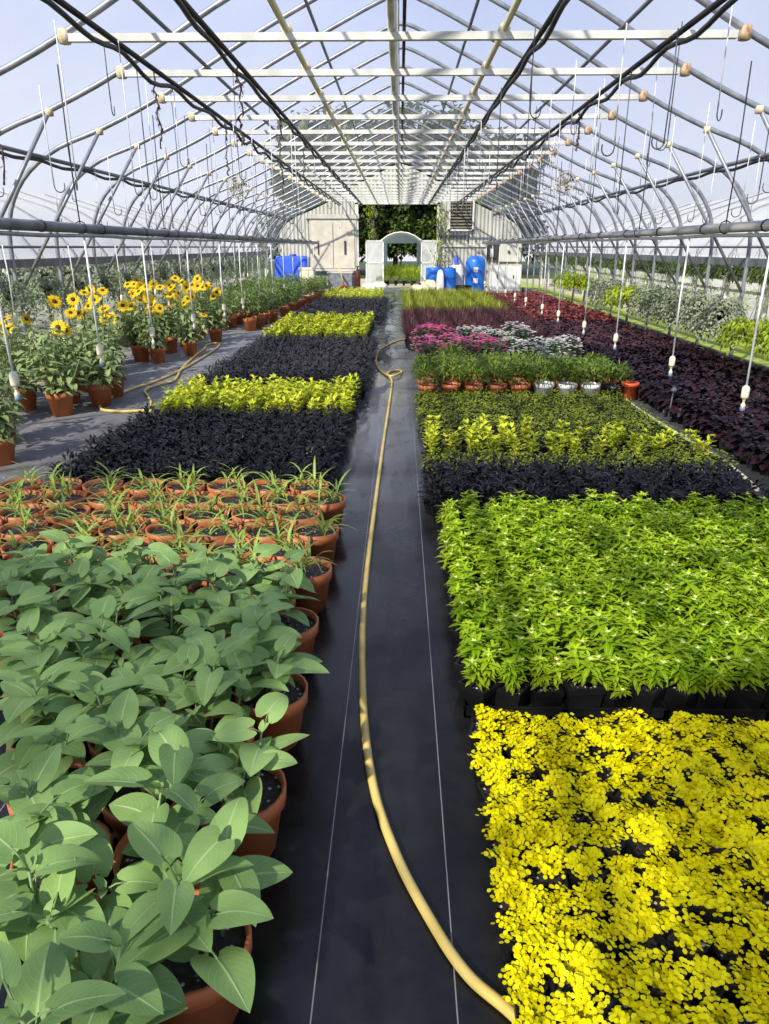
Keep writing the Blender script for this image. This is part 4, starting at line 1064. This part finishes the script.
for k in range(4):
    for j in range(3):
        x = -.6 + .42*k; y = 35+1.2*j
        t = thing('tall_green_plant', f'yellow-green plant inside the small hoop house, {nth(j)} row, {nth(k)} along', 'plant', (x,y,0), group='plants inside the small hoop house')
        ggrass(970+k*3+j, M['limebask'], 120, .95, .035, .3)[0][1]
        put('foliage', D.meshes[-1] if False else ggrass(990+k*3+j, M['tree_l'], 110, .8, .035, .3)[0][1], t); put('pot', POT_I, t)
for k in range(6):
    x = -.9 + .36*k
    plant('dark_pot_plant', f'low dark potted plant before the small hoop house, {nth(k)} along', 'potted plant', 'low dark plants before the small hoop house', (x,33.0,0), [('pot', POT_I)] + HER[k % 4], k, .55)
def tree(x, y, h, r, label, mat, seed, n=4200):
    t = thing('leafy_tree', label, 'tree', (x,y,0)); q = random.Random(seed)
    mb = MB(); tube(mb, [(0,0,0),(.05,0,h*.4),(0,.1,h*.85)], [.16,.12,.05], 7)
    for k in range(5):
        a = k*1.3; tube(mb, [(0,0,h*(.3+.1*k)),(r*.6*math.cos(a), r*.6*math.sin(a), h*(.5+.09*k))], [.06,.02], 5)
    mb.build('trunk', M['bark'], t)
    mb = MB(); blobs = [(q.uniform(-.55,.55)*r, q.uniform(-.5,.5)*r, h*q.uniform(.25,.92), r*q.uniform(.35,.6)) for _ in range(14)]
    for j in range(n):
        bx, by, bz, br = q.choice(blobs); th = q.uniform(0,2*PI); u = q.uniform(-1,1); s_ = math.sqrt(1-u*u); f = br*q.uniform(.6,1.05)
        leaf(mb, (bx+f*s_*math.cos(th), by+f*s_*math.sin(th), max(.3,bz+f*u)), q.uniform(0,2*PI), q.uniform(-1.2,1.0), r*q.uniform(.12,.2), r*q.uniform(.08,.13), ovate, 1, 2, .2, .5)
    mb.build('foliage', mat, t)
for k, (x, y, h, r) in enumerate([(-6,47,8.5,3),(-3,50,9.5,3.4),(-.3,47,7.5,2.6),(1.8,51,9.5,3.2),(4.4,48,8.5,3.0),(7,52,9,3.2),(-1.6,56,11,3.6),(3.0,57,11,3.6)]):
    tree(x, y, h, r, f'dark leafy tree beyond the doorway, {nth(k)} of the belt', M['tree'], 1000+k)
for k in range(9):
    t = thing('garden_shrub', f'dark green shrub at the foot of the tree belt, {nth(k)} along', 'shrub', (-6.4+1.6*k, 45.2, 0), group='shrubs at the foot of the tree belt')
    bushy(1100+k, None, 900, .34, .2, 1.15, .1, 3.2, ovate).build('foliage', M['tree'], t)
    mb = MB(); tube(mb, [(0,0,0),(.1,0,1.2),(0,.1,2.3)], [.06,.05,.03], 5); mb.build('trunk', M['bark'], t)
tree(-1.55, 43.4, 4.4, .45, 'narrow lime green tree beyond the small hoop house', M['tree_l'], 1020, 500)

# ------------------------------------------------------------------ hoses
def hose(name, label, pts, r, mat, ends=True):
    t = thing(name, label, 'hose')
    mb = MB(); tube(mb, spline(pts, 8), r, 8); mb.build('rubber_tube', mat, t)
    mb = MB(); p0 = Vector(pts[-1]); p1 = Vector(pts[-2]); d = (p0-p1).normalized()
    tube(mb, [p0-d*.01, p0+d*.06], r*1.25, 8); mb.build('coupling', M['dark'], t)
r_ = .0145
hose('garden_hose', 'long pale yellow hose running up the middle of the aisle', [(.40,.86,r_),(.28,1.05,r_),(.17,1.16,r_),(.09,1.3,r_),(0,1.51,r_),(-.075,1.79,r_),(-.125,2.21,r_),(-.155,2.81,r_),(-.16,3.47,r_),(-.15,4.43,r_),(-.13,5.99,r_),(-.10,7.71,r_),(-.09,8.9,r_),(-.15,9.5,r_),(-.02,9.75,.02),(.03,9.45,.035),(-.1,9.2,.03),(-.2,9.5,r_),(-.3,10.0,r_),(-.35,10.8,r_),(-.33,11.7,r_),(-.18,12.5,r_),(.0,13.1,r_),(.14,13.25,r_)], r_, M['hose'])
hose('garden_hose', 'yellow hose looped on the side path below the sunflowers', [(-2.5,6.9,.016),(-2.66,7.45,.016),(-2.85,7.9,.016),(-3.0,8.25,.016),(-2.95,8.6,.016),(-2.85,8.9,.016),(-3.0,9.7,.016),(-3.15,10.8,.016),(-3.25,11.9,.016),(-3.33,12.4,.016),(-3.2,12.6,.016),(-3.08,12.2,.016),(-3.02,11.2,.016),(-3.0,10.0,.016),(-3.05,9.0,.016),(-3.2,8.2,.016),(-3.24,7.6,.016),(-3.1,7.2,.016),(-2.85,7.1,.016),(-2.62,7.15,.016)], .016, M['hose'])
hose('garden_hose', 'cream hose beside the purple side bed', [(2.5,4.7,.016),(2.56,5.3,.016),(2.52,6.4,.016),(2.5,7.4,.016),(2.56,8.4,.016),(2.62,9.4,.016),(2.5,10.2,.016),(2.62,11.2,.016),(2.55,12.0,.016)], .016, M['hose_w'])
# low sprinkler stake at the purple bed edge
t = thing('stake_sprinkler', 'small grey stake sprinkler at the edge of the purple bed', 'sprinkler', (2.6,6.75,0))
mb = MB(); tube(mb, [(0,0,0),(.03,.05,.2),(.05,.08,.3)], .008, 5); mb.build('stake', M['wire'], t)
mb = MB(); lathe(mb, [(.02,-.02),(.03,0),(.01,.03)], 8, c=(.05,.08,.31)); mb.build('head', M['steel'], t)
# unseen panels added on the roof behind the camera to shade the front beds
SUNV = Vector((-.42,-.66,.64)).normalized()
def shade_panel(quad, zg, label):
    """an added, unseen panel on the roof film whose shadow falls on the given ground quad"""
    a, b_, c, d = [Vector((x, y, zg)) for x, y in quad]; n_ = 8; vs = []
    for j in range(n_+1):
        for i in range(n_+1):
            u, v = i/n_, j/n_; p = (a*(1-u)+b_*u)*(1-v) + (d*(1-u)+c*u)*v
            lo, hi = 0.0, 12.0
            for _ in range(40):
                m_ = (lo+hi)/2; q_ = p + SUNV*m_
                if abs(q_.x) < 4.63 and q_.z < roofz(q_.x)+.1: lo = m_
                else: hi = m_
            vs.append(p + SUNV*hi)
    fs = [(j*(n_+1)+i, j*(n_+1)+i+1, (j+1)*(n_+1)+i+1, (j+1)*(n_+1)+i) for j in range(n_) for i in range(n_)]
    mb = MB(); mb.add(vs, fs); o = mb.build('added_shade_panel', M['shade']); tag(o, label, 'shade cloth')
SHADE = [([(-2.6,1.75),(-.75,1.35),(.1,2.42),(-2.6,3.1)], .3, 'added unseen roof panel that shades the sunflower seedlings'),
         ([(.1,2.42),(1.05,3.32),(2.3,3.85),(2.3,4.6)], .25, 'narrow added unseen roof panel that shades the bright green bed'),
         ([(.35,.4),(.80,1.9),(1.6,2.45),(2.2,.4)], .3, 'added unseen roof panel that shades the yellow creepers')]
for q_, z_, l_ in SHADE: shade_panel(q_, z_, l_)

# ------------------------------------------------------------------ light, sky, camera
w = D.worlds.new('sky'); SC.world = w; w.use_nodes = True; nt = w.node_tree; L = nt.links; bg = nt.nodes['Background']
tc = N(nt, 'ShaderNodeTexCoord'); sp = N(nt, 'ShaderNodeSeparateXYZ'); L.new(tc.outputs['Generated'], sp.inputs[0])
cl = N(nt, 'ShaderNodeTexNoise'); cl.inputs['Scale'].default_value = 2.2; cl.inputs['Detail'].default_value = 5; L.new(tc.outputs['Generated'], cl.inputs['Vector'])
sky = ramp(nt, sp.outputs[2], [(0.0, (236,238,244)), (.12, (218,226,248)), (.4, (168,190,244)), (1.0, (146,168,234))])
cf = ramp(nt, cl.outputs['Fac'], [(.45, (0,0,0,1)), (.72, (.55,.55,.55,1))])
L.new(mixc(nt, cf, sky, lin((232,236,246))), bg.inputs[0]); bg.inputs[1].default_value = 1.06
sl = D.lights.new('sun', 'SUN'); sl.energy = 6.6; sl.angle = math.radians(1.4); sl.color = (1.0,.95,.85)
so = D.objects.new('sun', sl); COL.objects.link(so); so.rotation_euler = SUNV.to_track_quat('Z','Y').to_euler()
cam = D.cameras.new('camera'); cam.sensor_fit = 'VERTICAL'; cam.sensor_height = 24.0; cam.lens = 705/1024*24; cam.clip_start = .05; cam.clip_end = 300
co = D.objects.new('camera', cam); COL.objects.link(co); co.location = CAM; co.rotation_euler = (PI/2-PIT, 0, YAW)
SC.camera = co
SC.view_settings.view_transform = 'Standard'; SC.view_settings.look = 'None'; SC.view_settings.exposure = 0.0
SC.cycles.max_bounces = 6; SC.cycles.transparent_max_bounces = 8; SC.cycles.diffuse_bounces = 3; SC.cycles.glossy_bounces = 2; SC.cycles.transmission_bounces = 3
SC.cycles.sample_clamp_indirect = 6.0
